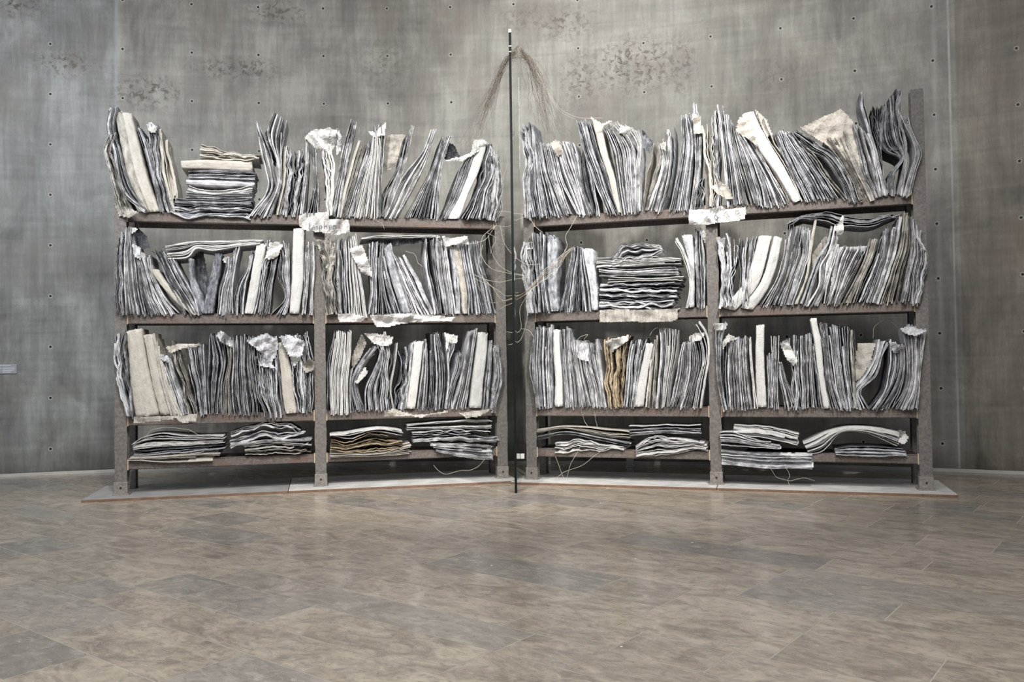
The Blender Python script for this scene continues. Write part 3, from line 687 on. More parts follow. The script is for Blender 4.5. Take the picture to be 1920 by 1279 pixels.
 'B4|P|d|3|140,780 115,600 110,400 110,240|160,780 145,600 140,400 150,230',
 'B4|P|l|9|165,790 150,560 150,380 160,220|260,790 250,560 240,380 240,190',
 'B4|P|l|7|270,790 250,560 245,380 240,190|370,780 340,560 320,380 325,190',
 'B4|P|w|2|380,780 360,560 340,380 330,190|395,780 375,560 360,380 345,190',
 'B4|S|w|0|400,770 390,560 385,380 390,90|480,770 470,560 460,380 460,85',
 'B4|P|m|5|490,770 490,560 480,440 480,340|530,770 525,560 520,440 520,330',
 'B4|P|l|5|530,770 535,560 525,380 515,180|580,780 570,560 580,380 590,190',
 'B4|P|m|7|640,780 600,600 580,480 590,400|750,820 690,640 640,520 610,420',
 'B4|C|w|3|690,770 690,560 690,440 620,240|720,770 710,560 720,400 670,200',
 'B4|P|m|8|730,790 720,560 710,380 705,170|840,780 830,560 820,380 815,170',
 'B4|P|l|5|860,780 840,560 830,380 825,150|900,780 880,560 870,380 850,160',
 'B4|P|m|4|910,780 900,600 880,420 860,250|950,780 915,560 885,360 870,250',
 'B4|S|w|0|960,790 920,560 890,340 845,40|1020,780 970,560 950,340 900,30',
 'B4|P|l|7|1020,790 980,600 960,340 910,80|1110,790 1050,600 1010,340 990,70',
 'B4|P|m|8|1110,790 1060,600 1030,380 1000,100|1190,790 1160,600 1130,380 1100,90',
 'B4|P|d|4|1190,780 1165,600 1140,380 1105,100|1220,780 1180,580 1170,380 1165,100',
 'B4|P|b|3|1225,780 1195,480 1180,300 1175,120|1235,780 1225,440 1230,240 1210,130',
 'B4|P|m|5|1230,780 1210,640 1330,480 1400,300 1410,200|1340,790 1270,640 1400,520 1450,340 1500,240',
 'B4|P|m|8|1350,790 1450,640 1490,450 1500,200|1430,790 1520,640 1590,440 1590,260',
 'B4|P|d|6|1430,790 1530,640 1600,440 1595,270|1540,780 1600,640 1640,440 1640,260',
 'B4|P|l|7|1550,780 1640,620 1660,400 1620,120|1620,780 1690,620 1720,400 1700,90',
 'B4|P|l|8|1630,780 1700,640 1725,420 1705,100|1740,720 1760,560 1780,340 1815,130',
 'F1|HP|d|4|400,430 800,400 1140,370|390,375 700,345 1130,315',
 'F1|HP|w|5|390,360 700,340 1130,312|380,310 440,270 1000,250 1130,240',
 'F1|HP|c|6|350,450 700,470 1050,465|370,430 700,405 1090,370',
 'F1|HC|l|5|1180,330 1450,262 1650,270 1770,230|1190,220 1300,182 1700,160 1770,210',
 'F1|HP|l|4|1180,338 1500,310 1850,325|1200,290 1450,268 1850,225',
 'F1|HC|b|5|1310,405 1600,400 1820,385|1300,350 1500,315 1820,330',
 'F2|HP|w|3|180,255 330,290 500,225 765,265|165,240 400,200 640,180 765,200',
 'F2|HC|o|7|170,380 400,385 600,380 750,345|180,275 330,295 500,238 750,275',
 'F2|HP|c|4|170,430 500,420 830,405|170,388 600,375 830,300',
 'F2|HP|w|4|800,200 1100,195 1500,190|800,160 1100,130 1490,115',
 'F2|HC|l|6|850,310 1000,295 1540,300|840,208 1100,203 1500,198',
 'F2|HP|l|6|1050,380 1250,430 1510,455|985,308 1200,312 1500,315',
 'F3|HP|c|4|225,240 450,215 800,285 1040,310|220,225 450,190 800,208 1050,230',
 'F3|HP|l|4|235,320 450,270 800,330 1050,375|230,280 450,235 800,290 1050,330',
 'F3|HC|w|4|380,430 500,428 1000,390|390,330 550,312 1000,383',
 'F3|HP|w|1|1050,195 1380,190 1700,190|1050,188 1380,176 1700,180',
 'F3|HP|l|5|1060,280 1330,255 1700,275|1050,220 1330,202 1700,215',
 'F3|HC|w|8|1120,470 1400,450 1740,390|1110,370 1220,288 1500,300 1740,340',
 'F4|HP|w|5|180,225 450,262 690,310|190,155 400,157 690,215',
 'F4|HP|l|5|90,312 300,322 540,330|80,200 180,197 300,243 540,302',
 'F4|HP|l|6|95,450 400,485 790,490|90,345 400,372 790,378',
 'F4|HP|w|5|770,390 850,370 1030,208 1200,218 1440,325|720,290 900,202 1050,167 1250,167 1460,190',
 'F4|HP|m|4|970,390 1200,397 1520,387|960,330 1200,312 1500,342',
]
LEAVES = [
 'T1|leaf|b|-.05|.02|150,950 330,1010 385,1040 310,1090 200,1060|x',
 'T1|leaf|c|.05|.03|550,330 640,400 660,540 620,540 700,720 720,880 690,960 600,700|x',
 'T1|leaf|w|-.06|.03|440,240 490,230 545,280 530,330 480,320|x',
 'T1|leaf|d|.18|.02|1500,330 1570,260 1620,500 1590,640|x',
 'T2|leaf|w|-.07|.05|50,350 120,290 240,280 330,300 310,420 270,500 270,620 300,660 240,620 220,470 120,430|x',
 'T2|leaf|b|.15|.02|720,350 780,330 920,330 830,600 720,670|x',
 'T2|leaf|w|-.05|.02|600,290 660,300 720,240 750,210 740,330 640,350|x',
 'T2|leaf|d|.12|.02|1250,540 1290,400 1330,420 1385,520 1300,560|x',
 'T2|leaf|w|-.06|.03|1500,370 1570,360 1640,400 1600,440 1500,500 1400,560 1240,560 1380,530 1480,480|x',
 'T2|leaf|l|-.05|.03|310,290 340,280 370,360 360,460 320,520 330,380|x',
 'T3|leaf|c|-.07|.02|340,560 390,530 450,600 450,650 400,680 370,620|x',
 'T3|leaf|c|.05|.01|700,325 830,410 780,430 840,620 790,600|x',
 'T3|leaf|w|-.06|.04|800,410 880,370 980,400 1100,440 1120,560 1080,560 980,480 870,450|x',
 'T3|leaf|d|.10|.02|1160,450 1250,540 1230,650 1150,600|x',
 'T3|leaf|c|-.06|.03|1310,560 1370,560 1370,640 1340,610|x',
 'T3|leaf|c|-.06|.03|1600,300 1670,320 1690,480 1620,480|x',
 'T4|leaf|c|.02|.012|380,240 480,330 530,460 470,480|x',
 'T4|leaf|c|-.05|.02|250,310 330,290 400,560 330,500 220,430|x',
 'T4|leaf|c|.03|.02|1240,980 1180,800 1060,620 940,520 760,400 860,360 1110,240 1200,350 1240,600 1300,830 1400,980|x',
 'T4|leaf|m|.03|.03|1450,590 1430,400 1460,250 1560,120 1640,600|x',
 'T4|leaf|c|-.05|.02|1595,290 1650,340 1690,400 1700,470 1640,400|x',
 'T4|leaf|c|-.06|.03|20,900 70,840 160,900 200,990 150,1000 60,950|x',
 'M1|leaf|d|.12|.01|310,170 350,110 430,190 460,290 400,310 370,400|x',
 'M1|leaf|w|-.07|.02|305,130 350,125 360,145 310,175|x',
 'M1|leaf|l|-.06|.02|310,260 380,290 385,400 330,370|x',
 'M1|leaf|d|.15|.01|830,340 920,330 970,570 925,750 850,600|x',
 'M1|leaf|w|-.06|.02|1080,380 1130,360 1150,400 1090,420|x',
 'M1|leaf|w|-.06|.03|1490,250 1560,240 1600,270 1560,370 1480,400 1450,380|x',
 'M2|leaf|b|-.06|.03|140,220 300,220 300,400 240,480 200,380|x',
 'M2|leaf|w|-.08|.03|420,280 520,260 590,440 600,520 510,480 430,340|x',
 'M2|leaf|w|-.07|.04|1170,190 1300,200 1380,190 1390,250 1290,260 1200,270|x',
 'M2|leaf|d|.06|.02|540,230 650,210 1000,205 1030,240 800,270 660,240|x',
 'M3|leaf|w|-.06|.03|100,260 190,260 190,320 110,340|x',
 'M3|leaf|w|-.06|.02|130,600 160,680 150,700 120,690|x',
 'M3|leaf|d|.12|.01|400,200 430,220 420,420 390,480|x',
 'M3|leaf|w|-.07|.03|1650,130 1720,140 1760,200 1730,260 1700,190|x',
 'M4|leaf|w|-.06|.03|60,290 130,300 120,520 150,640 110,600|x',
 'M4|leaf|b|.12|.01|860,430 1040,190 1020,330 870,590|x',
 'M4|leaf|w|-.06|.02|1050,220 1120,100 1120,260 1070,270|x',
 'M4|leaf|l|.05|.01|1060,380 1320,360 1220,520 1000,800|x',
 'B1|leaf|l|-.06|.04|1020,170 1080,140 1160,200 1170,280 1090,250|x',
 'B1|leaf|l|-.08|.05|1280,220 1350,200 1460,160 1560,220 1550,340 1500,420 1540,460 1450,450 1380,430 1420,330|x',
 'B1|leaf|c|-.06|.03|600,280 700,250 880,250 900,270 740,290 640,330|x',
 'B1|leaf|l|-.07|.04|1570,190 1650,170 1790,230 1770,340 1700,460 1660,360|x',
 'B1|leaf|b|-.07|.04|1760,440 1840,380 1870,400 1860,480 1800,500|x',
 'B1|leaf|l|-.07|.03|540,340 610,350 650,420 560,390|x',
 'B2|leaf|b|.12|.01|360,370 450,160 490,240 440,370 370,470|x',
 'B2|leaf|w|-.07|.03|470,160 560,160 720,190 700,260 620,270 540,240|x',
 'B2|leaf|w|-.07|.01|390,580 480,440 500,500 420,590|x',
 'B2|leaf|w|-.06|.02|1170,160 1270,180 1265,240 1200,240 1170,330|x',
 'B2|leaf|w|-.05|.02|1580,270 1630,280 1620,320 1590,310|x',
 'B3|leaf|w|-.07|.04|820,240 880,230 1050,180 1050,230 960,290 880,350|x',
 'B3|leaf|w|-.06|.02|1590,200 1650,165 1740,160 1700,230 1600,250|x',
 'B3|leaf|l|-.03|.015|560,230 680,260 690,420 600,400|x',
 'B4|leaf|w|-.07|.02|110,230 160,160 240,200 150,230 110,300|x',
 'B4|leaf|w|-.06|.03|30,75 150,70 130,130 50,130|x',
 'B4|leaf|w|-.07|.03|590,240 650,200 740,390 700,430 640,360|x',
 'B4|leaf|c|.10|.01|1240,240 1390,240 1350,400 1290,510 1190,590 1220,440|x',
 'B4|leaf|l|-.06|.04|1500,220 1640,270 1600,320 1540,320|x',
 'B4|leaf|l|-.07|.03|1600,120 1670,90 1815,135 1720,180 1640,160|x',
 'F4|leaf|w|-.05|.04|1450,190 1500,200 1530,250 1500,300 1450,290|x',
 "T2|hang|w|-.100|.03|0,1020 60,1000 250,1000 260,1060 430,1060 440,1170 320,1190 200,1170 60,1150 0,1100|whitish torn metal sheet hanging over the left bookcase's top beam, scratched with handwriting",
 "T3|hang|w|-.100|.03|1570,1150 1720,1140 1860,1110 1890,1140 2080,1130 2070,1240 1960,1255 1700,1280 1580,1290|whitish torn metal sheet hanging over the right bookcase's top beam at its centre post",
 "M2|hang|w|-.100|.02|320,820 450,822 560,850 510,888 330,890|small folded white sheet over the left bookcase's middle beam, right of the centre post",
 "M2|hang|w|-.100|.04|580,835 850,820 1060,830 1280,850 1250,880 1050,885 850,900 750,925 640,930|long wavy white sheet hanging from the left bookcase's middle shelf",
 'M3|hang|b|-.100|.012|785,870 1490,865 1495,950 1440,975 785,978|square-cut grey sheet with pale lower edge hanging beneath the middle-shelf stack, right bookcase',
 "B1|hang|b|-.100|.02|320,880 700,870 870,850 855,910 740,930 690,890 500,915 320,930|beige-grey crumpled sheet over the third-shelf beam beside the left bookcase's outer post",
 'B2|hang|c|-.100|.03|640,830 720,805 830,840 900,860 1030,850 1190,820 1190,840 1020,860 960,885 860,865 640,875|crumpled pale sheet under the white-spined book, third shelf, inner bay, left bookcase',
 "B2|hang|b|-.100|.03|1290,845 1400,825 1550,810 1540,830 1450,870 1350,890|greyish torn sheet under the white book nearest the left bookcase's inner post",
]
ORD = ['leftmost', 'second', 'third', 'fourth', 'fifth', 'sixth', 'seventh', 'eighth', 'ninth', 'tenth', 'eleventh', 'twelfth', 'thirteenth',
       'fourteenth', 'fifteenth', 'sixteenth', 'seventeenth', 'eighteenth', 'nineteenth', 'twentieth', 'twenty-first', 'twenty-second', 'twenty-third', 'twenty-fourth', 'twenty-fifth']
TW = {'w': 'white', 'c': 'cream', 'l': 'light grey', 'm': 'blue-grey', 'd': 'dark grey', 'b': 'beige-grey', 'o': 'ochre-stained'}
ROW = {'T': 'top', 'M': 'middle', 'B': 'third', 'F': 'bottom'}
made = {}
def parse(t): return [float(x) for x in t.replace(',', ' ').split()]
def norm():
    out = []
    for ln in SPEC:
        crop, st, tone, n, a, b = [x.strip() for x in ln.split('|')]
        side = 'L' if crop[1] in '12' else 'R'; horiz = st[0] == 'H'; style = st[-1]; row = ROW[crop[0]]
        d0 = -.04
        L = pts(crop, parse(a), side, d0); R = pts(crop, parse(b), side, d0)
        out.append(dict(crop=crop, side=side, horiz=horiz, style=style, row=row, tone=tone, n=int(n), L=L, R=R))
    return out
BK = norm()
for key in sorted(set((b['crop']) for b in BK)):
    up = sorted([b for b in BK if b['crop'] == key and not b['horiz']], key=lambda b: (b['L'][0, 0]+b['R'][0, 0]+.5*(b['L'][-1, 0]+b['R'][-1, 0])))
    for i, b in enumerate(up): b['ord'] = ORD[i] + (' upright book from left' if i else ' upright book')
    fl = [b for b in BK if b['crop'] == key and b['horiz']]
    if key[0] == 'F':
        xs = sorted(fl, key=lambda b: b['L'][:, 0].mean()); mid = .5*(xs[0]['L'][:, 0].mean()+xs[-1]['L'][:, 0].mean())
        groups = [('left stack', [b for b in fl if b['L'][:, 0].mean() < mid]), ('right stack', [b for b in fl if b['L'][:, 0].mean() >= mid])]
    elif key == 'M2': groups = [('pile on the uprights', fl)]
    else: groups = [('stack', fl)]
    for gname, g in groups:
        g.sort(key=lambda b: b['L'][:, 1].mean()+b['R'][:, 1].mean())
        for i, b in enumerate(g):
            w_ = 'lowest' if i == 0 else ('topmost' if i == len(g)-1 else ORD[i]+' up')
            if len(g) == 1: b['ord'] = 'flat book across the uprights'
            else: b['ord'] = 'flat book, %s %s %s' % (w_, 'in' if 'up' in w_ else 'of', gname)
for b in BK:
    side, row, tone, horiz = b['side'], b['row'], b['tone'], b['horiz']; L, R = b['L'], b['R']; zf = SHELF[row]
    width = np.mean(np.hypot(*(smooth_path(R, 8)-smooth_path(L, 8)).T))
    dep = (.36 if not horiz else .38)+random.uniform(-.03, .02)
    if not horiz:                       # every upright book stands on its shelf
        for P_ in (L, R):
            if P_[0, 1] > zf+.002: P_[0, 1] = zf+random.uniform(0, .004)
            P_[0, 1] = max(P_[0, 1], zf-.045)
    n = int(np.clip(round((b['n'] or width/.0125)*(1.65 if (b['n'] or 9) > 3 else 1)), 1, 32)); st = b['style']
    bay = {'1': 'outer', '2': 'inner', '3': 'inner', '4': 'outer'}[b['crop'][1]]; case = 'left' if side == 'L' else 'right'
    adj = {'S': 'smooth ', 'C': 'crumpled ', 'P': ''}[st]
    if row == 'top' and b['crop'] == 'T4': pass
    label = '%s%s %s, %s shelf, %s bay, %s bookcase' % (adj, TW[tone], b['ord'], row, bay, case)
    o, ex_, ed_, rz = CASES[side]; cx_ = .5*(L[0, 0]+R[0, 0]) if not horiz else .5*(L[:, 0].mean()+R[:, 0].mean())
    zb = min(L[:, 1].min(), R[:, 1].min()) if horiz else zf
    root = empty('book', wpt(side, cx_, .15, zb), rz)
    meta(root, label, 'book', '%s books on the %s shelf of the %s bookcase' % ('flat-lying' if horiz else 'upright', row, case))
    org = (cx_, .15, zb); b['root'] = root; b['org'] = org
    mats = [lead(tone, horiz), lead(tone, horiz, True)]
    if st == 'S':
        mb = MB(); mb.add(*spine(L, R, dep, zf, horiz)); mb.build('cover', mats[:1], root, origin=org, smooth=True)
        Li, Ri = L*.86+R*.14, L*.14+R*.86; mb = MB()
        for x in sheets(Li, Ri, 6, dep-.06, 'P', zf, horiz, d0=.012): mb.add(*x)
        mb.build('page_block', [lead('l', horiz), lead('l', horiz, True)], root, origin=org)
    else:
        mn, mx = min(L[:, 0].min(), R[:, 0].min()), max(L[:, 0].max(), R[:, 0].max())
        over = any(mn < q+.05 and mx > q-.05 for q in (0, W/2, W))
        sh = sheets(L, R, n, dep, st, zf, horiz, d0=-.075 if over else -.04, over=over)
        if len(sh) > 3:
            for q in (0, -1):
                mb = MB(); mb.add(*sh[q]); mb.build('cover', mats, root, origin=org)
            sh = sh[1:-1]
        mb = MB()
        for x in sh: mb.add(*x)
        mb.build('page_block' if n > 3 else 'leaf', mats, root, origin=org)

# ---------------------------------------------------------------- loose torn leaves and hanging sheets
def inside(px, pz, poly):
    c = np.zeros(px.shape, bool); n = len(poly); j = n-1
    for i in range(n):
        xi, zi = poly[i]; xj, zj = poly[j]
        hit = ((zi > pz) != (zj > pz)) & (px < (xj-xi)*(pz-zi)/(zj-zi+1e-12)+xi); c ^= hit; j = i
    return c
LAST = {}
SHEETS = []
def leaf(name, crop, tone, poly, d, amp, label=None, cat=None, group=None, parent=None, org=None, cell=.012, lean=0.0):
    side = 'L' if crop[1] in '12' else 'R'; P_ = pts(crop, poly, side, d)
    x0, z0 = P_.min(0)-.01; x1, z1 = P_.max(0)+.01
    nx = int((x1-x0)/cell)+2; nz = int((z1-z0)/cell)+2
    X, Z = np.meshgrid(np.linspace(x0, x1, nx), np.linspace(z0, z1, nz), indexing='ij')
    cxm = .25*(X[:-1, :-1]+X[1:, :-1]+X[:-1, 1:]+X[1:, 1:]); czm = .25*(Z[:-1, :-1]+Z[1:, :-1]+Z[:-1, 1:]+Z[1:, 1:])
    keep = inside(cxm, czm, P_)
    Y = np.zeros_like(X)
    for _ in range(11):
        a = rng.uniform(0, 6.28); f = rng.uniform(6, 75); ph = rng.uniform(0, 6.28); x = f*(np.cos(a)*X+np.sin(a)*Z)+ph
        Y += amp*(2/np.pi*np.arcsin(np.sin(x)))*7/f**.85
    Y += lean*(Z-z0)
    LAST.update(dict(X=X[:, 0], Z=Z[0], Y=Y, d=d))
    Xj = X+rng.uniform(-.003, .003, X.shape); Zj = Z+rng.uniform(-.003, .003, X.shape)
    fr = np.stack([Xj, d+Y, Zj], -1).reshape(-1, 3); bk = fr+np.array([0, .004, 0]); N = nx*nz
    i, j = np.nonzero(keep); q = i*nz+j; f = [np.stack([q, q+nz, q+nz+1, q+1], 1), np.stack([q+N, q+N+1, q+N+nz+1, q+N+nz], 1)]
    m = [np.zeros(len(q), int)]*2
    pad = np.pad(keep, 1)
    for (di, dj, e0, e1) in ((-1, 0, 1, 0), (1, 0, nz, nz+1), (0, -1, 0, nz), (0, 1, nz+1, 1)):
        b_ = keep & ~pad[1+di:1+di+nx-1, 1+dj:1+dj+nz-1]; i, j = np.nonzero(b_); q = i*nz+j
        f.append(np.stack([q+e0, q+e1, q+e1+N, q+e0+N], 1)); m.append(np.ones(len(q), int))
    f = np.concatenate(f); m = np.concatenate(m); V = np.concatenate([fr, bk]); V = V; used = np.unique(f); re = np.zeros(len(V), int); re[used] = np.arange(len(used))
    mb = MB(); mb.add(V[used], re[f], m); mats = [lead(tone), lead(tone, False, True)]
    if parent is not None: return mb.build(name, mats, parent, origin=org, smooth=False)
    c = (P_[:, 0].mean(), d, P_[:, 1].min())
    o = mb.build(name, mats, None, loc=wpt(side, *c), rz=CASES[side][3], origin=c)
    meta(o, label, cat, group); return o
for ln in LEAVES:
    crop, kind, tone, d, amp, poly, label = [x.strip() for x in ln.split('|')]
    poly = parse(poly); d = float(d); amp = float(amp)
    if kind == 'leaf':
        side = 'L' if crop[1] in '12' else 'R'; c = pts(crop, poly, side, d).mean(0)
        best = min((b for b in BK if b['crop'] == crop), key=lambda b: abs((np.concatenate([b['L'], b['R']]).mean(0)-c)).sum())
        leaf('loose_leaf', crop, tone, poly, d, amp, parent=best['root'], org=best['org'])
    else:
        SHEETS.append((leaf('torn_sheet', crop, tone, poly, d, amp, label, 'sheet', 'torn metal sheets hanging over the shelf edges'), dict(LAST), pts(crop, poly, 'L' if crop[1] in '12' else 'R', d)))
# ---------------------------------------------------------------- strokes scratched on the two sheets over the top beams
M_ink = NT('grey_scratch_ink').out((.13, .13, .17), .7)
def curve_obj(name, paths, r, mat, loc=(0, 0, 0), rz=0, parent=None):
    mb = MB(); K = 5
    for p in paths:
        p = np.array(p, float); t = np.gradient(p, axis=0); t /= np.maximum(1e-9, np.linalg.norm(t, axis=1))[:, None]
        a = np.cross(t, np.array([.3, .9, .1])); a /= np.maximum(1e-6, np.linalg.norm(a, axis=1))[:, None]; c = np.cross(t, a)
        an = np.arange(K)*2*np.pi/K
        V = p[:, None, :]+r*(np.cos(an)[None, :, None]*a[:, None, :]+np.sin(an)[None, :, None]*c[:, None, :])
        i, j = np.meshgrid(np.arange(len(p)-1), np.arange(K), indexing='ij'); i = i.ravel(); j = j.ravel(); j2 = (j+1) % K
        f = np.stack([i*K+j, i*K+j2, (i+1)*K+j2, (i+1)*K+j], 1); e = (len(p)-1)*K
        f = np.concatenate([f, [(0, 3, 2, 1), (0, 4, 4, 3)][:1], [(e, e+1, e+2, e+3)]])
        mb.add(V.reshape(-1, 3), f)
    return mb.build(name, mat, parent, loc=loc, rz=rz, smooth=True)
def scribble(idx, side, px0, px1, ytop, ybot, strokes, slope=0):
    o, info, P_ = SHEETS[idx]; c = (P_[:, 0].mean(), info['d'], P_[:, 1].min()); out = []
    for st in strokes:
        q = np.array(st, float); n = 6*len(q); t = np.linspace(0, len(q)-1, n); q = np.stack([np.interp(t, range(len(q)), q[:, 0]), np.interp(t, range(len(q)), q[:, 1])], 1)
        pp = []
        for a, b in q:
            x, z = onplane(side, px0+(px1-px0)*a, ybot+(ytop-ybot)*b+slope*a, info['d'])
            i = int(np.clip(np.searchsorted(info['X'], x), 1, len(info['X'])-1)); j = int(np.clip(np.searchsorted(info['Z'], z), 1, len(info['Z'])-1))
            y = info['Y'][max(0, i-2):i+3, max(0, j-2):j+3].min()
            pp.append((x-c[0], y-.0015, z-c[2]))
        out.append(pp)
    curve_obj('handwriting', out, .0024, M_ink, parent=o)
# cursive word along the left sheet, heights: 0 baseline, .5 x-height, 1 ascender
scribble(0, 'L', 579, 651, 417, 430, [
    [(.07, .9), (.02, .95), (0, .75), (.04, .6), (0, .35), (.02, .05), (.08, .08), (.11, .3)],
    [(.13, .5), (.14, .1), (.18, .05), (.22, .5), (.23, .05)],
    [(.27, .6), (.28, -.55), (.28, .35), (.32, .55), (.35, .3), (.31, .05), (.28, .1)],
    [(.40, 1.05), (.40, 0), (.42, .4), (.46, .5), (.48, .05)],
    [(.52, .5), (.53, 0), (.54, .4), (.59, .5)],
    [(.69, .45), (.64, .5), (.62, .2), (.66, .02), (.70, .3), (.70, .5), (.71, .02)],
    [(.79, .95), (.79, .1), (.83, .02)], [(.75, .62), (.85, .66)]])
scribble(1, 'R', 1300, 1385, 395, 415, [
    [(.50, .75), (.46, .3), (.50, 0), (.54, .25), (.50, .5), (.47, .35)], [(.52, .15), (.55, -.35)],
    [(.22, .1), (.32, .45)], [(.36, .8), (.38, .82), (.39, .75)], [(.14, -.5), (.2, -.52)], [(.66, .5), (.74, .75)]], slope=-6)

# ---------------------------------------------------------------- glass sheet standing between the bookcases
def ground(u, v): r = ray(u, v); t = -H/r[2]; return r[:2]*t
g0 = ground(967.5, 925); g1 = np.array([.105, 9.50]); gd = (g1-g0); gl = np.hypot(*gd); rzg = math.atan2(-gd[0], gd[1])
r_ = ray(973.5, 57); ztop = H+r_[2]*g0[1]/r_[1]
glass = empty('glass_sheet', (g0[0], g0[1], 0), rzg)
meta(glass, 'tall frameless glass sheet standing edge-on between the two bookcases', 'glass sheet')
def m_glass():
    k = NT('clear_green_glass'); k.b.inputs['Transmission Weight'].default_value = 1; k.b.inputs['IOR'].default_value = 1.46
    return k.out((.86, .93, .90), .02)
M_glass = m_glass(); M_gedge = NT('dark_glass_edge').out((.006, .009, .009), .5, 0, .12)
mb = MB(); mb.box(-.010, .010, .012, gl, 0.0, ztop-.03); mb.build('pane', M_glass, glass)
mb = MB(); mb.box(-.0115, .0115, 0, .011, 0.0, ztop-.02); mb.build('front_edge', M_gedge, glass, bevel=.002)
M_clip = NT('white_clip').out((.8, .8, .78), .5)
for zz, hh in ((ztop-.02, .035), (ztop-.16, .012), (ztop-.215, .010)):
    mb = MB(); mb.box(-.014, .014, -.004, .02, zz, zz+hh); meta(mb.build('clip', M_clip, glass, bevel=.003), 'small white clip')
mb = MB(); mb.box(.012, .05, .62, .66, .26, .31); mb.build('bracket', M_clip, glass, bevel=.003)

# ---------------------------------------------------------------- wires
def wpath(px, Y, dy=0.0, jit=.004, n=26):
    q = []
    for i, (u, v) in enumerate(px):
        r = ray(u, v); q.append(r*(Y+dy*i/max(1, len(px)-1))/r[1]+np.array([0, 0, H]))
    q = np.array(q); t = np.linspace(0, len(q)-1, n)
    base = smooth_path(q[:, [0, 2]], n); y = np.interp(t, range(len(q)), q[:, 1])+wob(np.linspace(0, 1, n), 1, .02, 1, 3)[0]
    x = base[:, 0]+wob(np.linspace(0, 1, n), 1, jit, 1.5, 6)[0]; z = base[:, 1]+wob(np.linspace(0, 1, n), 1, jit, 1.5, 6)[0]
    return np.stack([x, y, z], 1)
def cw(crop, p):
    ox, oy, s = CROP[crop] if crop != 'X' else (850, 380, 4.57); v = parse(p); return [(ox+v[i]/s, oy+v[i+1]/s) for i in range(0, len(v), 2)]
def wire(px, Y, mat, r, label, group=None, dy=0.0, jit=.004):
    p = wpath(px, Y, dy, jit); o0 = p[0]; o = curve_obj('wire', [p-o0], r, mat, loc=tuple(o0)); meta(o, label, 'wire', group); return o
def bundle(apex, rows, n, Y, mat, r, label, spread, dy):
    ps = []
    for _ in range(n):
        a = rng.normal(0, 1); k = [(apex[0]+rng.normal(0, 1.5), apex[1]+rng.uniform(-4, 26))]
        m = rng.integers(2, len(rows)+1)
        for i, (x, y) in enumerate(rows[:m]): k.append((x+a*spread*(i+1)/len(rows)*.8+rng.normal(0, 2.6), y+rng.normal(0, 6)))
        ps.append(wpath(k, Y, dy+rng.normal(0, .06), .012, 30))
    o0 = ps[0][0]; o = curve_obj('wire_bundle', [p-o0 for p in ps], r, mat, loc=tuple(o0)); meta(o, label, 'wire', None, 'stuff')
bundle((972, 84), [(950, 118), (930, 160), (912, 205), (898, 245), (885, 268)], 46, 8.55, M_wire_b, .0010, 'brown hanks of fine wire hanging left from the top of the glass sheet', 15, .35)
bundle((975, 84), [(994, 118), (1010, 165), (1022, 205), (1030, 240), (1040, 256)], 50, 8.55, M_wire_b, .0010, 'brown hanks of fine wire hanging right from the top of the glass sheet', 26, .35)
TOPG = 'pale wires hanging from the top of the glass sheet'
for p, lb in (([(972, 84), (957, 110), (954, 150), (957, 195), (944, 235), (932, 280), (925, 330)], 'pale wire falling left of the glass sheet to the top-shelf books'),
              ([(971, 88), (958, 125), (956, 180), (958, 240), (952, 300), (938, 360), (932, 405)], 'longest pale wire, falling left of the glass sheet down to the knot'),
              ([(976, 86), (1003, 128), (1013, 150), (1030, 180), (1052, 210), (1080, 224)], 'pale wire curving right from the glass top to the first leaning book'),
              ([(976, 92), (1010, 140), (1032, 178), (1050, 204), (1078, 219), (1130, 222)], 'pale wire curving right from the glass top over the leaning books'),
              ([(978, 118), (990, 140), (993, 165), (989, 186)], 'short curled pale wire just right of the glass sheet')):
    wire(p, 8.6, M_wire_w, .0017, lb, TOPG, .2)
WL = ['pale wire sagging deepest leftward from the knot over the left inner post', 'pale wire from the knot bowing right across the left inner post',
      'pale wire crossing dark gap left of inner post, then to right bookcase', 'near-level pale wire from left middle-shelf books to right bookcase',
      'pale wire sloping down from left middle-shelf books toward the glass', 'pale wire hugging the last left middle-shelf books, then curving to glass',
      'lowest strand of the hank rising to the tied book tops', 'second-lowest strand of the hank rising to the tied book tops', 'outermost strand below the hank at right inner books',
      'strand on the upper edge of the hank at right books', 'strand branching off to the upper end of the hank', 'wire arching over the glass from the knot to right bookcase',
      'short wire from the knot up to the glass sheet', 'straight wire slanting from left inner post to the hank root', 'wire from the knot trailing left over middle-shelf books',
      'small closed wire loop hanging below the knot', 'wire dropping from right top beam onto the tied books', 'wire hanging along glass, bent level at third-shelf height',
      'brown-tipped wire hanging beside glass to third-shelf height', 'tiny curl of wire on the right inner post below middle shelf']
TG = 'wires looping between the two bookcases'
for k, p in enumerate(('370,190 250,300 240,450 320,560 450,600 630,630', '400,200 440,350 520,460 640,530 740,525', '300,280 330,430 400,540 500,600 630,630',
          '130,590 250,650 380,680 560,650 660,640', '180,650 350,730 460,800 560,770', '250,360 220,600 330,720 430,840 560,790',
          '640,770 740,640 880,500 1010,390', '620,780 760,600 900,470 1000,400', '650,760 790,640 900,560 980,420', '630,770 720,690 860,620 940,480 1030,380', '610,790 700,720 850,600 920,500 960,400',
          '370,190 350,100 560,95 640,115 700,200 770,260', '360,200 480,200 560,140 640,110', '400,910 500,860 640,770', '370,190 250,330 160,350 110,360', '290,260 360,300 330,400 320,440',
          '1060,110 1000,220 960,290 975,370 920,470', '450,1110 560,1110 575,900 640,780', '470,1220 560,1190 620,1050 640,860', '580,1080 640,1090 690,1150')):
    wire(cw('X', p), 8.62, M_wire_w, .0016, WL[k], TG, rng.normal(0, .08))
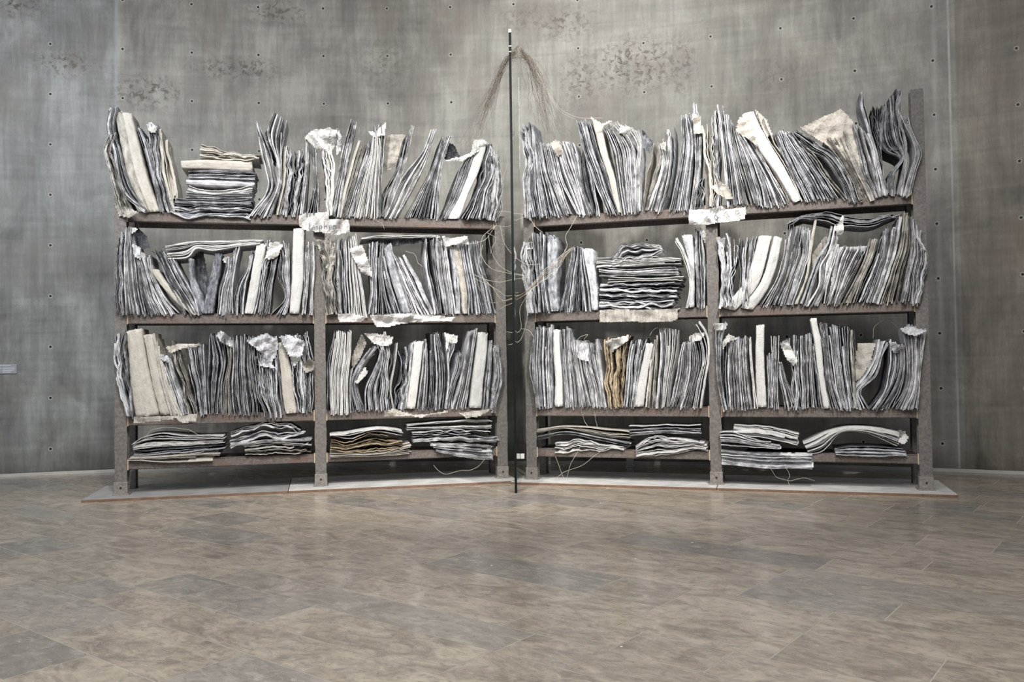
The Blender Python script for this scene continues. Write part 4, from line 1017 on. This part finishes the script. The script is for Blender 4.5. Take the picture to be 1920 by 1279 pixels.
for k, p in enumerate(('180,650 240,770 300,850 450,835 620,770 760,640 880,500', '150,560 220,720 300,855 440,840 620,765 800,600 1000,400', '380,740 430,840 560,800 700,700 850,560 1020,380', '640,760 780,610 900,520 1040,370')):
    wire(cw('X', p), 8.60, M_wire_b, .0018, ['longest orange-brown wire, from left middle-shelf books to the tied right books', 'orange-brown wire reaching farthest left over left middle-shelf books', 'orange-brown wire starting at the left inner post', 'short orange-brown wire within the rising hank'][k], 'orange-brown wires between the bookcases', .05)
for crop, p, Y, lb in (('F3', '390,460 440,590 475,665 540,500 590,420 640,310', 8.75, 'wire loop dangling under the inner bay of the right bookcase'),
          ('F3', '400,650 500,590 600,555 700,490 820,400', 8.75, 'curved wire crossing below the right bookcase\'s bottom beam'),
          ('F3', '620,20 640,110 660,150 680,195', 8.7, 'short wire hanging below the third shelf, right bookcase inner bay'),
          ('F3', '740,60 755,140 770,195', 8.7, 'shorter wire hanging right of another below the right third shelf'),
          ('F4', '450,460 530,555 620,580 740,555 810,582', 8.35, 'wavy wire sticking out below the right bookcase\'s outer bottom stack'),
          ('F4', '580,465 612,530 605,580 625,632', 8.35, 'wire hanging straight down from the right bookcase\'s outer bottom stack'),
          ('F2', '1015,490 1060,540 1110,562 1230,535 1350,520 1440,442', 8.7, 'long bent wire under the left bookcase\'s inner bottom stack'),
          ('B3', '1520,40 1590,55 1640,95 1700,150', 8.75, 'wire arching over books beside the right bookcase\'s centre post, third shelf'),
          ('B3', '1240,190 1270,140 1320,110', 8.75, 'short wire arching over third-shelf books, right bookcase inner bay'),
          ('B3', '580,240 620,200 680,180 650,230 700,240', 8.75, 'tangled wire on grey third-shelf books, right bookcase inner bay'),
          ('F1', '490,270 540,205 640,185 780,190 880,215 945,250', 8.3, 'wire bowed over the pale books at the left bookcase\'s bottom outer corner'),
          ('M2', '700,130 690,95 640,60 610,50', 8.7, 'little curl of wire below the left bookcase\'s top beam'),
          ('B4', '1375,200 1380,110 1450,50 1520,60 1580,120', 8.3, 'thin wire arched above third-shelf books, right bookcase outer bay'),
          ('M2', '870,310 960,345 970,400 1020,440', 8.75, 'wire hanging in the gap between middle-shelf books, left inner bay')):
    wire(cw(crop, p), Y-.12, M_wire_w, .0015, lb, None, 0, .006)

# ---------------------------------------------------------------- caption plate on the wall, socket box, shims
def onwall(u, v):
    r = ray(u, v); A_ = r[0]**2+r[1]**2; B_ = -2*(r[0]*CX+r[1]*CY); C_ = CX**2+CY**2-WR**2
    t = (-B_+math.sqrt(B_*B_-4*A_*C_))/(2*A_); return r*t+np.array([0, 0, H])
p = onwall(15.5, 692); a = math.atan2(p[0]-CX, p[1]-CY); lab = empty('caption_plate', tuple(p), -a)
meta(lab, 'small pale caption plate on the concrete wall at far left', 'sign')
mb = MB(); mb.box(-.092, .092, -.012, -.001, -.055, .055); mb.build('plate', NT('pale_acrylic').out((.33, .34, .38), .4), lab, bevel=.002)
mt = NT('pale_print').out((.62, .63, .68), .5)
mb = MB()
for z0, xs in ((.038, ((-.085, -.06), (-.055, .03))), (.004, ((-.082, -.068), (-.055, .07))), (-.018, ((-.055, .06),)), (-.040, ((-.055, .03),))):
    for x0, x1 in xs: mb.box(x0, x1, -.0135, -.012, z0, z0+.009)
mb.build('print', mt, lab)
p = ground(1181.5, 876); sb = MB(); sb.box(-.04, .04, -.03, .03, 0, .10); sb.box(-.028, .028, -.036, -.03, .03, .075); sb.box(-.05, .05, -.036, .036, 0, .012)
meta(sb.build('socket_box', NT('pale_plastic').out((.6, .62, .62), .4), None, loc=(p[0], p[1], 0), bevel=.003), 'small pale socket box on the floor behind the right bookcase', 'box')
